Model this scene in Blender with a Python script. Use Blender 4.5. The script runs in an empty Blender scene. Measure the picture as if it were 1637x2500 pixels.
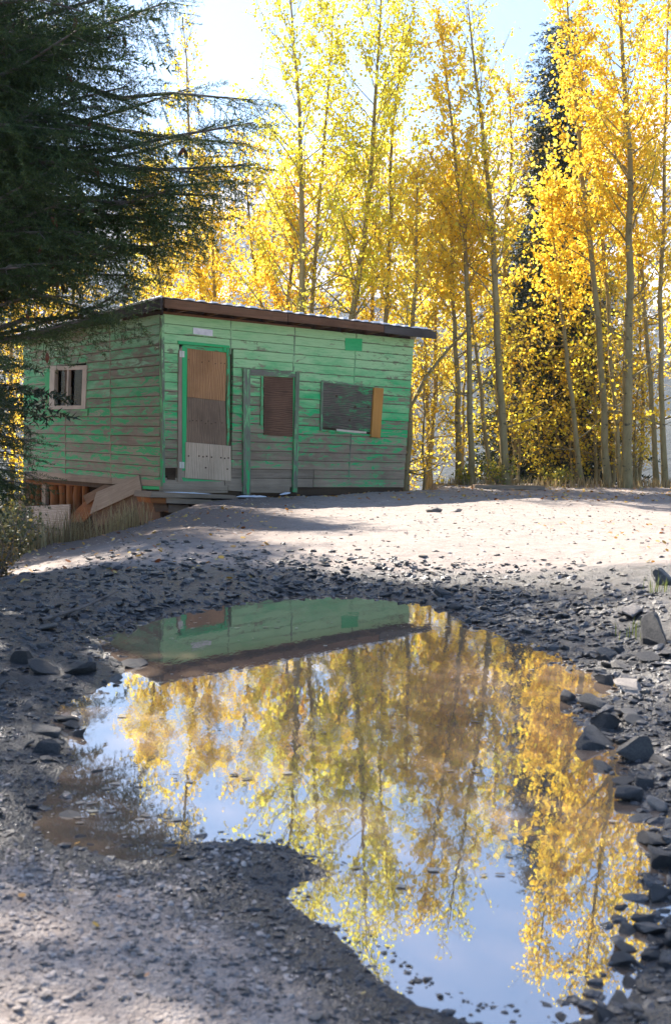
import bpy, math, random
import numpy as np
from mathutils import Vector, Matrix

sc = bpy.context.scene
R_ = math.radians
rng = np.random.default_rng(7)
random.seed(7)

# ------------------------------------------------------------------ camera
HAZE = 0.0003
CAM_H, FPX, CX, CY = 1.1, 3000.0, 818.5, 1250.0
PITCH, ROLL = R_(4.38), 0.014
cam_d = bpy.data.cameras.new('camera')
cam = bpy.data.objects.new('camera', cam_d)
sc.collection.objects.link(cam)
sc.camera = cam
cam_d.sensor_fit = 'VERTICAL'
cam_d.sensor_height = 36.0
cam_d.lens = 36.0 * FPX / 2500.0
cam_d.clip_start = 0.05
cam_d.clip_end = 5000
cam_d.dof.use_dof = True
cam_d.dof.focus_distance = 17.0
cam_d.dof.aperture_fstop = 7.0
F_ = Vector((0, math.cos(PITCH), -math.sin(PITCH)))
U0 = Vector((0, math.sin(PITCH), math.cos(PITCH)))
R0 = Vector((1, 0, 0))
CR = (R0 * math.cos(ROLL) + U0 * math.sin(ROLL)).normalized()
CU = (U0 * math.cos(ROLL) - R0 * math.sin(ROLL)).normalized()
CO = Vector((0, 0, CAM_H))
cam.matrix_world = Matrix(((CR.x, CU.x, -F_.x, CO.x), (CR.y, CU.y, -F_.y, CO.y), (CR.z, CU.z, -F_.z, CO.z), (0, 0, 0, 1)))

# ------------------------------------------------------------------ world, sun, exposure
SUN_EL, SUN_ROT = R_(41), R_(-36)
w = bpy.data.worlds.new('World')
sc.world = w
w.use_nodes = True
sky = w.node_tree.nodes.new('ShaderNodeTexSky')
sky.sky_type = 'NISHITA'
sky.sun_disc = False
sky.sun_elevation = SUN_EL
sky.sun_rotation = SUN_ROT
sky.altitude = 1500
sky.air_density = 1.0
sky.dust_density = 2.2
sky.ozone_density = 3.2
w.node_tree.links.new(sky.outputs[0], w.node_tree.nodes['Background'].inputs[0])
w.node_tree.nodes['Background'].inputs[1].default_value = 0.055
sun_d = bpy.data.lights.new('sun', 'SUN')
sun_d.energy = 3.5
sun_d.angle = R_(0.55)
sun_d.color = (1.0, 0.91, 0.79)
sun = bpy.data.objects.new('sun', sun_d)
sc.collection.objects.link(sun)
to_sun = Vector((math.sin(SUN_ROT) * math.cos(SUN_EL), math.cos(SUN_ROT) * math.cos(SUN_EL), math.sin(SUN_EL)))
sun.rotation_euler = to_sun.to_track_quat('Z', 'Y').to_euler()
sc.view_settings.view_transform = 'Standard'
sc.view_settings.look = 'None'
sc.view_settings.gamma = 1.0
sc.view_settings.use_curve_mapping = False
sc.view_settings.exposure = 2.4
sc.cycles.use_denoising = True
sc.cycles.denoiser = 'OPENIMAGEDENOISE'
sc.cycles.max_bounces = 6
sc.cycles.diffuse_bounces = 3
sc.cycles.glossy_bounces = 3
sc.cycles.transmission_bounces = 4
sc.cycles.caustics_reflective = False
sc.cycles.caustics_refractive = False
sc.cycles.sample_clamp_indirect = 6.0

# ------------------------------------------------------------------ pixel helpers (1637x2500 photograph; FV = 1558-wide copy)
FV = 1637.0 / 1558.0
def ray(px, py):
    return (F_ + CR * ((px - CX) / FPX) + CU * ((CY - py) / FPX))
def at(px, py, depth):
    r = ray(px, py)
    return CO + r * (depth / r.y)
def atz(px, py, z=0.0):
    r = ray(px, py)
    return CO + r * ((z - CAM_H) / r.z)
def hit(px, py, p0, n):
    r = ray(px, py)
    return CO + r * ((p0 - CO).dot(n) / r.dot(n))

# ------------------------------------------------------------------ mesh helpers
def A(v):
    return np.array(v, dtype=np.float64)
class MB:
    """collects faces (ngon arrays) and builds ONE mesh object"""
    def __init__(s):
        s.v, s.f, s.uv, s.n = [], [], [], 0
    def add(s, V, Fc, uv=None):
        V = np.asarray(V, float).reshape(-1, 3)
        Fc = np.asarray(Fc, int)
        s.v.append(V)
        s.f.append(Fc + s.n)
        s.uv.append(np.zeros((Fc.size, 2)) if uv is None else np.asarray(uv, float).reshape(-1, 2))
        s.n += len(V)
    def mesh(s, name, off=None, smooth=False):
        V = np.concatenate(s.v) if s.v else np.zeros((0, 3))
        if off is not None:
            V = V - A(off)
        m = bpy.data.meshes.new(name)
        m.vertices.add(len(V))
        m.vertices.foreach_set('co', V.astype(np.float32).ravel())
        loops = np.concatenate([f.ravel() for f in s.f])
        sizes = np.concatenate([np.full(f.shape[0], f.shape[1]) for f in s.f])
        m.loops.add(len(loops))
        m.loops.foreach_set('vertex_index', loops.astype(np.int32))
        m.polygons.add(len(sizes))
        m.polygons.foreach_set('loop_start', (np.cumsum(sizes) - sizes).astype(np.int32))
        m.polygons.foreach_set('loop_total', sizes.astype(np.int32))
        m.polygons.foreach_set('use_smooth', np.full(len(sizes), bool(smooth)))
        ul = m.uv_layers.new(name='UVMap')
        ul.data.foreach_set('uv', np.concatenate(s.uv).astype(np.float32).ravel())
        m.update(calc_edges=True)
        return m
def root_loc(o):
    while o.parent is not None:
        o = o.parent
    return o.location.copy()
def link(name, mesh, mat=None, parent=None, loc=(0, 0, 0)):
    o = bpy.data.objects.new(name, mesh)
    sc.collection.objects.link(o)
    if mat is not None and mesh is not None and len(mesh.materials) == 0:
        mesh.materials.append(mat)
    if parent is not None:
        o.parent = parent
    else:
        o.location = loc
    return o
def obj(name, mb, mat, parent=None, loc=None, smooth=False):
    """mb holds world coordinates; the mesh is stored relative to its thing's base"""
    off = root_loc(parent) if parent is not None else (Vector(loc) if loc is not None else Vector((0, 0, 0)))
    return link(name, mb.mesh(name, off, smooth), mat, parent, off)
def tag(o, label=None, cat=None, group=None, kind=None):
    if label: o['label'] = label
    if cat: o['category'] = cat
    if group: o['group'] = group
    if kind: o['kind'] = kind
    return o
def empty(name, loc, label, cat, group=None):
    o = link(name, None, None, None, loc)
    o.empty_display_size = 0.2
    return tag(o, label, cat, group)

HEX_F = np.array([[0, 1, 3, 2], [4, 6, 7, 5], [0, 4, 5, 1], [2, 3, 7, 6], [0, 2, 6, 4], [1, 5, 7, 3]])
def hexa(mb, c, uvoff=None):
    """c: 8 corners indexed [a*4+b*2+k]; grain runs along a. Grain-aligned UVs in metres."""
    c = [A(p) for p in c]
    la = np.linalg.norm(c[4] - c[0]); lb = np.linalg.norm(c[2] - c[0]); lk = np.linalg.norm(c[1] - c[0])
    o = rng.uniform(0, 40, 2) if uvoff is None else uvoff
    uv = []
    fs = HEX_F
    cen = sum(c) / 8
    # orientation check
    n = np.cross(c[fs[0][1]] - c[fs[0][0]], c[fs[0][2]] - c[fs[0][0]])
    if np.dot(n, c[0] - cen) < 0:
        fs = fs[:, ::-1]
    for f in fs:
        axes = [set(), set(), set()]
        for i in f:
            axes[0].add(i >> 2 & 1); axes[1].add(i >> 1 & 1); axes[2].add(i & 1)
        for i in f:
            a, b, k = (i >> 2 & 1) * la, (i >> 1 & 1) * lb, (i & 1) * lk
            if len(axes[2]) == 1: uv.append((o[0] + a, o[1] + b))
            elif len(axes[1]) == 1: uv.append((o[0] + a, o[1] + k + 7))
            else: uv.append((o[0] + k + 5, o[1] + b))
    mb.add(np.array(c), fs, uv)
def slab(mb, p0, p1, p2, p3, t):
    """quad p0->p1 along the grain, p0->p3 across; t = thickness vector (from the back to the front is +t)"""
    p0, p1, p2, p3, t = map(A, (p0, p1, p2, p3, t))
    hexa(mb, [p0, p0 + t, p3, p3 + t, p1, p1 + t, p2, p2 + t])
def tube(mb, path, rad, sides=6, cap=False, uscale=1.0):
    P = np.asarray(path, float)
    n = len(P)
    T = np.gradient(P, axis=0)
    T /= np.linalg.norm(T, axis=1)[:, None] + 1e-9
    ref = np.where(np.abs(T[:, 2:3]) > 0.9, np.array([[1.0, 0, 0]]), np.array([[0, 0, 1.0]]))
    if np.abs(T[:, 2]).max() > 0.9 and np.abs(T[:, 2]).min() < 0.9:
        ref = np.tile(np.array([[0.57, 0.81, 0.1]]), (n, 1))
    X = np.cross(T, ref); X /= np.linalg.norm(X, axis=1)[:, None] + 1e-9
    Y = np.cross(T, X)
    a = np.linspace(0, 2 * np.pi, sides, endpoint=False)
    rad = np.broadcast_to(np.asarray(rad, float), (n,))
    V = P[:, None, :] + rad[:, None, None] * (np.cos(a)[None, :, None] * X[:, None, :] + np.sin(a)[None, :, None] * Y[:, None, :])
    L = np.concatenate([[0], np.cumsum(np.linalg.norm(np.diff(P, axis=0), axis=1))])
    F, uv = [], []
    for i in range(n - 1):
        for j in range(sides):
            k = (j + 1) % sides
            F.append((i * sides + j, i * sides + k, (i + 1) * sides + k, (i + 1) * sides + j))
            uv += [(L[i], j / sides), (L[i], (j + 1) / sides), (L[i + 1], (j + 1) / sides), (L[i + 1], j / sides)]
    mb.add(V.reshape(-1, 3), F, uv)
    if cap:
        for i in (0, n - 1):
            idx = np.arange(sides)[None, :] + i * sides
            mb.add(V.reshape(-1, 3)[idx[0]], np.arange(sides)[None, ::(1 if i else -1)])

# ------------------------------------------------------------------ noise for terrain
def vnoise(x, y, seed=0):
    xi, yi = np.floor(x).astype(np.int64), np.floor(y).astype(np.int64)
    fx, fy = x - xi, y - yi
    fx, fy = fx * fx * (3 - 2 * fx), fy * fy * (3 - 2 * fy)
    def h(a, b):
        n = (a * 374761393 + b * 668265263 + seed * 1442695041) & 0xffffffff
        n = ((n ^ (n >> 13)) * 1274126177) & 0xffffffff
        return ((n ^ (n >> 16)) & 0xffff) / 65535.0
    return (h(xi, yi) * (1 - fx) + h(xi + 1, yi) * fx) * (1 - fy) + (h(xi, yi + 1) * (1 - fx) + h(xi + 1, yi + 1) * fx) * fy - 0.5
def fbm(x, y, o=4, seed=0):
    s, a = 0, 1.0
    for i in range(o):
        s = s + a * vnoise(x, y, seed + i); x, y, a = x * 2.03 + 3.1, y * 2.03 + 1.7, a * 0.5
    return s

# ------------------------------------------------------------------ materials
class NT:
    def __init__(s, name):
        s.m = bpy.data.materials.new(name); s.m.use_nodes = True
        s.t = s.m.node_tree; s.t.nodes.clear()
        s.out = s.t.nodes.new('ShaderNodeOutputMaterial')
    def n(s, ty, ins=None, **kw):
        nd = s.t.nodes.new('ShaderNode' + ty)
        for k, v in kw.items(): setattr(nd, k, v)
        for k, v in (ins or {}).items(): s.set(nd, k, v)
        return nd
    def set(s, nd, k, v):
        i = nd.inputs[k]
        if isinstance(v, bpy.types.NodeSocket): s.t.links.new(v, i)
        elif isinstance(v, bpy.types.Node): s.t.links.new(v.outputs[0], i)
        else:
            if hasattr(i.default_value, '__len__') and len(v) == 3 and len(i.default_value) == 4: v = (*v, 1)
            i.default_value = v
    def mix(s, f, a, b, blend='MIX'):
        m = s.n('Mix', data_type='RGBA', blend_type=blend)
        s.set(m, 0, f); s.set(m, 6, a); s.set(m, 7, b)
        return m.outputs[2]
    def math(s, op, a, b=0.0, c=None):
        m = s.n('Math', {0: a, 1: b}, operation=op)
        if c is not None: s.set(m, 2, c)
        return m.outputs[0]
    def mapr(s, v, a, b, c=0.0, d=1.0, smooth=False):
        m = s.n('MapRange', {'Value': v, 'From Min': a, 'From Max': b, 'To Min': c, 'To Max': d})
        if smooth: m.interpolation_type = 'SMOOTHSTEP'
        return m.outputs[0]
    def noise(s, vec, scale, detail=4, rough=0.55, dist=0.0):
        return s.n('TexNoise', {'Vector': vec, 'Scale': scale, 'Detail': detail, 'Roughness': rough, 'Distortion': dist}).outputs[0]
    def mapping(s, vec, scale):
        return s.n('Mapping', {'Vector': vec, 'Scale': scale}).outputs[0]
    def ramp(s, f, pts):
        r = s.n('ValToRGB', {0: f})
        e = r.color_ramp.elements
        while len(e) < len(pts): e.new(0.5)
        for k, (p, c) in enumerate(pts):
            e[k].position = p; e[k].color = (*c, 1)
        return r.outputs[0]
    def uv(s): return s.n('TexCoord').outputs['UV']
    def ob(s): return s.n('TexCoord').outputs['Object']
    def rnd(s): return s.n('ObjectInfo').outputs['Random']
    def island(s): return s.n('NewGeometry').outputs['Random Per Island']
    def bump(s, h, strength, dist):
        return s.n('Bump', {'Height': h, 'Strength': strength, 'Distance': dist}).outputs[0]
    def bsdf(s, col, rough=0.8, bump=None, spec=0.4, **kw):
        b = s.n('BsdfPrincipled', {'Base Color': col, 'Roughness': rough, 'Specular IOR Level': spec, **kw})
        if bump is not None: s.set(b, 'Normal', bump)
        s.t.links.new(b.outputs[0], s.out.inputs[0])
        return b

def wood_mat(name, dark, light, paint=None, paint2=None, amt=0.5, zgrad=0.0, zpale=None, ply=False, stain=0.0, rough=0.8, streak=26.0, edge=False):
    """weathered wood, grain along U; optional peeling paint (amt = covered share, zgrad = more paint higher up)"""
    t = NT(name)
    uv, ob, r = t.uv(), t.ob(), t.rnd()
    g1 = t.noise(t.mapping(uv, (1.6, streak, 1)), 1.0, 6, 0.65, 0.3)
    g2 = t.noise(t.mapping(uv, (5.0, streak * 5, 1)), 1.0, 3, 0.6)
    if ply:
        wv = t.n('TexWave', {'Vector': t.mapping(uv, (0.45, 2.2, 1)), 'Scale': 5.0, 'Distortion': 9.0, 'Detail': 2.0, 'Detail Scale': 0.7, 'Detail Roughness': 0.55},
                 wave_type='BANDS', bands_direction='Y', wave_profile='SIN').outputs[1]
        g1 = t.math('ADD', t.math('MULTIPLY', wv, 0.55), t.math('MULTIPLY', g1, 0.5))
    g = t.math('ADD', t.math('MULTIPLY', g1, 0.75), t.math('MULTIPLY', g2, 0.3))
    col = t.mix(t.mapr(g, 0.3, 0.72), dark, light)
    blot = t.noise(ob, 1.7, 4, 0.6)
    col = t.mix(t.math('MULTIPLY', t.mapr(blot, 0.42, 0.68), 0.55 + stain), col, tuple(c * 0.45 for c in dark))
    col = t.mix(0.35, col, t.mix(r, tuple(c * 0.55 for c in light), tuple(min(1, c * 1.25) for c in light)), 'MIX')
    h = g
    if paint is not None:
        z = t.n('SeparateXYZ', {0: ob}).outputs[2]
        n1 = t.noise(t.mapping(uv, (3.4, 13, 1)), 1.0, 9, 0.72, 0.9)
        n2 = t.noise(t.mapping(ob, (1.0, 1.0, 1.3)), 1.15, 3, 0.5)
        n3 = t.noise(t.mapping(uv, (4.0, 60, 1)), 1.0, 4, 0.6)
        thr = t.math('ADD', t.math('MULTIPLY', n1, 1.7), t.math('MULTIPLY', n2, 0.5))
        thr = t.math('ADD', thr, t.math('MULTIPLY', n3, 0.25))
        thr = t.math('ADD', thr, t.math('MULTIPLY', t.math('SUBTRACT', r, 0.5), 0.14))
        thr = t.math('ADD', thr, t.math('MULTIPLY', t.math('SUBTRACT', z, 1.2), zgrad))
        if edge:
            vv = t.math('MODULO', t.n('SeparateXYZ', {0: uv}).outputs[1], 2.0)
            e_ = t.math('ADD', t.mapr(vv, 0.0, 0.03, 1.0, 0.0, True), t.mapr(vv, 0.118, 0.142, 0.0, 0.8, True))
            wob = t.noise(t.mapping(uv, (1.1, 0.4, 1)), 1.0, 3, 0.6)
            thr = t.math('SUBTRACT', thr, t.math('MULTIPLY', e_, t.mapr(wob, 0.35, 0.65, 0.02, 0.30)))
        c0 = 1.225 + (0.5 - amt) * 0.62
        mask = t.mapr(thr, c0 - 0.035, c0 + 0.035)
        soft = t.mapr(thr, c0 - 0.22, c0 + 0.03)
        pn = t.noise(t.mapping(uv, (1.3, 5, 1)), 1.0, 5, 0.6)
        pz = t.math('ADD', t.mapr(z, zpale[0], zpale[1]) if zpale else 0.35, t.math('MULTIPLY', t.math('SUBTRACT', pn, 0.5), 2.2))
        pc = t.mix(t.mapr(pz, 0.1, 0.9), paint, paint2)
        pc = t.mix(t.math('MULTIPLY', t.mapr(n3, 0.5, 0.7), 0.35), pc, tuple(c * 0.5 for c in paint))
        col = t.mix(t.math('MULTIPLY', soft, 0.5), col, tuple(.5 * a + .3 * b for a, b in zip(paint, paint2)))
        col = t.mix(mask, col, pc)
        h = t.math('ADD', t.math('MULTIPLY', mask, 0.6), t.math('MULTIPLY', g, 0.5))
    t.bsdf(col, rough, t.bump(h, 0.35, 0.002), 0.2)
    return t.m

GREEN, PALE = (0.055, 0.47, 0.15), (0.44, 0.66, 0.31)
M = {}
M['siding_front'] = wood_mat('siding_front', (0.16, 0.10, 0.062), (0.46, 0.335, 0.225), GREEN, PALE, 0.58, 0.19, (0.7, 2.3), edge=True)
M['siding_side'] = wood_mat('siding_side', (0.17, 0.12, 0.08), (0.48, 0.37, 0.265), (0.09, 0.43, 0.16), (0.40, 0.56, 0.34), 0.52, 0.05, (0.8, 2.8), edge=True)
M['bare'] = wood_mat('bare_wood', (0.15, 0.10, 0.065), (0.46, 0.345, 0.24))
M['bare_green'] = wood_mat('bare_wood_green', (0.10, 0.085, 0.065), (0.30, 0.26, 0.20), GREEN, PALE, 0.42, 0.0, (0, 3))
M['green'] = wood_mat('green_trim', (0.14, 0.07, 0.04), (0.26, 0.15, 0.09), (0.05, 0.48, 0.15), (0.10, 0.48, 0.18), 0.98)
M['green_worn'] = wood_mat('green_worn', (0.16, 0.06, 0.03), (0.28, 0.13, 0.07), (0.05, 0.44, 0.15), (0.2, 0.5, 0.22), 0.62)
M['fascia'] = wood_mat('fascia', (0.055, 0.025, 0.012), (0.27, 0.13, 0.065), stain=0.25)
M['fascia_grey'] = wood_mat('fascia_grey', (0.035, 0.026, 0.022), (0.13, 0.105, 0.09), stain=0.2)
M['ply_tan'] = wood_mat('plywood_tan', (0.26, 0.09, 0.03), (0.58, 0.30, 0.13), ply=True, rough=0.75, streak=14)
M['ply_grey'] = wood_mat('plywood_grey_brown', (0.10, 0.06, 0.04), (0.33, 0.21, 0.13), ply=True, stain=0.3, streak=14)
M['ply_pale'] = wood_mat('plywood_pale', (0.26, 0.165, 0.10), (0.70, 0.52, 0.36), ply=True, streak=18)
M['ply_dark'] = wood_mat('plywood_dark', (0.045, 0.024, 0.015), (0.25, 0.125, 0.07), stain=0.35, ply=True, streak=16)
M['ply_green'] = wood_mat('plywood_green', (0.05, 0.04, 0.028), (0.22, 0.17, 0.125), GREEN, (0.1, 0.22, 0.09), 0.25, ply=True, streak=14)
M['orange'] = wood_mat('orange_board', (0.42, 0.16, 0.03), (0.62, 0.29, 0.07))
M['log'] = wood_mat('log_orange', (0.05, 0.02, 0.009), (0.40, 0.15, 0.045), stain=0.3)
M['brown_board'] = wood_mat('brown_board', (0.06, 0.03, 0.015), (0.27, 0.155, 0.085), stain=0.42, streak=16)
M['osb'] = wood_mat('pale_sheet', (0.22, 0.15, 0.10), (0.60, 0.49, 0.38), ply=True, streak=8)
M['pale_frame'] = wood_mat('window_frame', (0.36, 0.27, 0.19), (0.74, 0.61, 0.47))
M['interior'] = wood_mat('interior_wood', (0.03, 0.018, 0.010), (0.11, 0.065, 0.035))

def simple(name, col, rough=0.7, spec=0.4, var=0.15, scale=8.0, metal=0.0):
    t = NT(name)
    n = t.noise(t.ob(), scale, 5)
    c = t.mix(t.mapr(n, 0.3, 0.7), tuple(x * (1 - var) for x in col), tuple(min(1, x * (1 + var)) for x in col))
    t.bsdf(c, rough, t.bump(n, 0.2, 0.004), spec, Metallic=metal)
    return t.m
M['plate'] = simple('white_plate', (0.80, 0.72, 0.68), 0.5)
M['hinge'] = simple('hinge_paint', (0.66, 0.62, 0.5), 0.45)
M['metal'] = simple('roof_metal', (0.72, 0.72, 0.74), 0.35, 0.5, 0.1, 20, 0.0)
M['snow'] = simple('snow', (0.82, 0.84, 0.88), 0.6, 0.3, 0.06, 15)
M['foam'] = simple('pale_foam', (0.70, 0.55, 0.42), 0.9)
M['curtain'] = simple('curtain_cloth', (0.2, 0.19, 0.17), 0.9)
M['blue_cloth'] = simple('blue_cloth', (0.12, 0.25, 0.55), 0.8)
M['cone'] = simple('cone_scales', (0.15, 0.05, 0.025), 0.7, 0.3, 0.4, 60)
t = NT('window_glass')
fr = t.n('Fresnel', {'IOR': 1.22}).outputs[0]
mx = t.n('MixShader', {0: fr, 1: t.n('BsdfTransparent', {'Color': (0.9, 0.92, 0.92)}).outputs[0], 2: t.n('BsdfGlossy', {'Roughness': 0.03}).outputs[0]})
t.t.links.new(mx.outputs[0], t.out.inputs[0]); M['glass'] = t.m

def ground_mat():
    t = NT('ground')
    ob = t.ob()
    wet = t.n('Attribute', attribute_name='wet').outputs['Fac']  # wet shore and the painted shade of the banks in one mask
    earth_shade = t.n('Attribute', attribute_name='earth_shade').outputs['Fac']
    big = t.noise(ob, 0.7, 5, 0.6)
    mid = t.noise(ob, 6.0, 5, 0.65)
    fine = t.noise(ob, 55.0, 4, 0.7)
    vor = t.n('TexVoronoi', {'Vector': ob, 'Scale': 38.0, 'Randomness': 1.0})
    vr = t.n('SeparateColor', {0: vor.outputs['Color']}).outputs[0]
    dry = t.mix(t.mapr(mid, 0.3, 0.7), (0.26, 0.21, 0.18), (0.37, 0.315, 0.275))
    dry = t.mix(t.math('MULTIPLY', t.mapr(big, 0.4, 0.65), 0.4), dry, (0.225, 0.185, 0.165))
    dry = t.mix(t.mapr(vr, 0.0, 1.0, 0.0, 0.5), dry, t.mix(vr, (0.17, 0.145, 0.135), (0.42, 0.375, 0.35)))
    dry = t.mix(t.math('MULTIPLY', earth_shade, 0.9), dry, (0.125, 0.085, 0.066))  # brown of the slope dirt, also the painted shade on the left road
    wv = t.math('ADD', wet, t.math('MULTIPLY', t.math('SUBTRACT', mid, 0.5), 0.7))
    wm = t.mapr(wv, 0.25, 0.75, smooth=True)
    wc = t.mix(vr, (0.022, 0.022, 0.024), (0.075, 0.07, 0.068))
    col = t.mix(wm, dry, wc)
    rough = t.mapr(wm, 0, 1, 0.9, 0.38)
    vor2 = t.n('TexVoronoi', {'Vector': ob, 'Scale': 120.0, 'Randomness': 1.0})
    h = t.math('ADD', fine, t.math('MULTIPLY', t.math('SUBTRACT', 1.0, vor2.outputs['Distance']), 0.8))
    h = t.math('ADD', h, t.math('MULTIPLY', mid, 0.8))
    t.bsdf(col, rough, t.bump(h, 0.8, 0.010), 0.5)
    return t.m
M['ground'] = ground_mat()

def stone_mat(name, a, b, rough=(0.35, 0.7), spec=0.5):
    t = NT(name)
    ob = t.ob()
    isl, r = t.island(), t.rnd()
    k = t.math('FRACT', t.math('ADD', isl, r))
    n = t.noise(ob, 14.0, 6, 0.7)
    n2 = t.noise(ob, 60.0, 3, 0.6)
    col = t.mix(k, a, b)
    col = t.mix(t.math('MULTIPLY', t.mapr(n, 0.4, 0.65), 0.55), col, tuple(min(1, c * 1.7) for c in b))
    col = t.mix(t.math('MULTIPLY', t.mapr(n2, 0.5, 0.7), 0.4), col, tuple(c * 0.5 for c in a))
    t.bsdf(col, t.mapr(t.math('FRACT', t.math('MULTIPLY', k, 7.0)), 0, 1, *rough), t.bump(t.math('ADD', n, n2), 0.8, 0.010), spec)
    return t.m
M['gravel_wet_shade'] = stone_mat('gravel_wet_shade', (0.022, 0.022, 0.025), (0.085, 0.078, 0.074), (0.22, 0.6), 0.6)  # wet stone at the shore; dark tone also paints the far bank's shade
M['gravel_dry'] = stone_mat('gravel_dry', (0.13, 0.11, 0.10), (0.42, 0.36, 0.32), (0.7, 0.95), 0.3)
M['rock'] = stone_mat('rock', (0.035, 0.034, 0.036), (0.10, 0.092, 0.086), (0.35, 0.65), 0.5)
M['rock_pale'] = stone_mat('rock_pale', (0.26, 0.23, 0.205), (0.38, 0.34, 0.31), (0.6, 0.8), 0.35)
M['rock_grey'] = stone_mat('rock_grey', (0.08, 0.075, 0.072), (0.17, 0.155, 0.14), (0.4, 0.7), 0.45)

def water_mat():
    t = NT('puddle_water')
    ob = t.ob()
    n = t.noise(t.mapping(ob, (16, 5.0, 1)), 1.0, 3, 0.55)
    n2 = t.noise(t.mapping(ob, (60, 22, 1)), 1.0, 2, 0.5)
    calm = t.mapr(t.noise(ob, 0.9, 2), 0.4, 0.62, 0.3, 1.0)
    near = t.mapr(t.n('SeparateXYZ', {0: ob}).outputs[1], 2.6, 4.2, 0.25, 1.0)
    h = t.math('MULTIPLY', t.math('ADD', n, t.math('MULTIPLY', n2, 0.22)), t.math('MULTIPLY', calm, near))
    bm = t.bump(h, 0.04, 0.012)
    fr = t.n('Fresnel', {'IOR': 4.6, 'Normal': bm}).outputs[0]
    mud = t.n('BsdfDiffuse', {'Color': t.mix(t.noise(ob, 2.0, 3), (0.14, 0.10, 0.075), (0.20, 0.145, 0.105))}).outputs[0]
    gl = t.n('BsdfGlossy', {'Roughness': 0.015, 'Color': (1, 1, 1, 1), 'Normal': bm}).outputs[0]
    mx = t.n('MixShader', {0: fr, 1: mud, 2: gl})
    t.t.links.new(mx.outputs[0], t.out.inputs[0])
    return t.m
M['water'] = water_mat()

def leaf_mat(name, stops, trans=0.55, rough=0.45):
    t = NT(name)
    isl = t.island()
    col = t.ramp(isl, stops)
    col = t.mix(1.0, col, t.n('ObjectInfo').outputs['Color'], 'MULTIPLY')
    d = t.n('BsdfPrincipled', {'Base Color': col, 'Roughness': rough, 'Specular IOR Level': 0.45}).outputs[0]
    tr = t.n('BsdfTranslucent', {'Color': col}).outputs[0]
    mx = t.n('MixShader', {0: trans, 1: d, 2: tr})
    t.t.links.new(mx.outputs[0], t.out.inputs[0])
    return t.m
M['leaf'] = leaf_mat('aspen_leaf', [(0.0, (0.80, 0.50, 0.03)), (0.15, (0.90, 0.63, 0.04)), (0.6, (0.92, 0.72, 0.09)), (0.85, (0.90, 0.76, 0.13)), (1.0, (0.62, 0.58, 0.05))], 0.74)
M['sage'] = leaf_mat('shrub_leaf', [(0, (0.05, 0.06, 0.03)), (0.6, (0.13, 0.14, 0.07)), (1, (0.30, 0.22, 0.06))], 0.3)
M['bush'] = leaf_mat('bush_leaf', [(0, (0.10, 0.14, 0.02)), (0.6, (0.35, 0.33, 0.04)), (1, (0.6, 0.42, 0.04))], 0.5)
M['needle'] = leaf_mat('spruce_needle', [(0, (0.026, 0.052, 0.018)), (0.6, (0.055, 0.098, 0.028)), (1, (0.13, 0.17, 0.04))], 0.28, 0.5)
M['needle_far'] = leaf_mat('spruce_needle_far', [(0, (0.018, 0.036, 0.016)), (1, (0.045, 0.07, 0.028))], 0.15, 0.6)
M['dry_grass'] = leaf_mat('dry_grass', [(0, (0.20, 0.13, 0.06)), (0.6, (0.40, 0.29, 0.13)), (1, (0.5, 0.42, 0.22))], 0.4, 0.6)
M['green_grass'] = leaf_mat('green_grass', [(0, (0.10, 0.16, 0.03)), (1, (0.25, 0.26, 0.06))], 0.4, 0.6)
M['litter'] = leaf_mat('leaf_litter', [(0, (0.22, 0.06, 0.02)), (0.3, (0.45, 0.18, 0.03)), (0.7, (0.65, 0.40, 0.06)), (1, (0.55, 0.45, 0.2))], 0.2)

M['litter_pale'] = leaf_mat('floating_flecks', [(0, (0.10, 0.08, 0.06)), (0.5, (0.30, 0.25, 0.20)), (0.8, (0.5, 0.45, 0.38)), (1, (0.55, 0.38, 0.08))], 0.1)
def bark_mat(name, a, b, spots=0.5):
    t = NT(name)
    ob, uv = t.ob(), t.uv()
    n = t.noise(t.mapping(ob, (9, 9, 3)), 1.0, 5, 0.65)
    col = t.mix(t.mapr(n, 0.3, 0.7), a, b)
    s = t.noise(t.mapping(ob, (7, 7, 13)), 1.0, 3, 0.6)
    col = t.mix(t.math('MULTIPLY', t.mapr(s, 0.62, 0.68), spots), col, (0.03, 0.025, 0.02))
    t.bsdf(col, 0.75, t.bump(n, 0.4, 0.01), 0.3)
    return t.m
M['aspen_bark'] = bark_mat('aspen_bark', (0.21, 0.155, 0.06), (0.36, 0.285, 0.135), 0.75)
M['conifer_bark'] = bark_mat('conifer_bark', (0.09, 0.07, 0.06), (0.23, 0.19, 0.165), 0.4)

# ------------------------------------------------------------------ terrain
PUD = [(240, 1478), (330, 1443), (420, 1426), (520, 1406), (610, 1394), (700, 1385), (800, 1382), (880, 1387), (940, 1397), (1000, 1409), (1050, 1425), (1085, 1448), (1150, 1471),
       (1230, 1497), (1300, 1528), (1330, 1552), (1400, 1572), (1425, 1598), (1370, 1625), (1362, 1650), (1395, 1690), (1400, 1725), (1440, 1760), (1425, 1800), (1450, 1850), (1525, 1895), (1490, 1935),
       (1512, 2000), (1520, 2060), (1535, 2120), (1470, 2160), (1480, 2215), (1440, 2270), (1415, 2320), (1340, 2350), (1240, 2372), (1150, 2374), (1080, 2352), (1000, 2322), (930, 2284),
       (880, 2242), (845, 2195), (800, 2155), (745, 2125), (700, 2085), (725, 2062), (790, 2055), (800, 2030), (750, 1992), (705, 1965), (640, 1948), (560, 1950), (480, 1945), (410, 1958), (370, 1985), (300, 1988),
       (230, 1972), (150, 1952), (108, 1920), (128, 1862), (165, 1800), (195, 1760), (185, 1715), (135, 1690), (160, 1640), (235, 1610), (295, 1580), (315, 1545), (255, 1512)]
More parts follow.
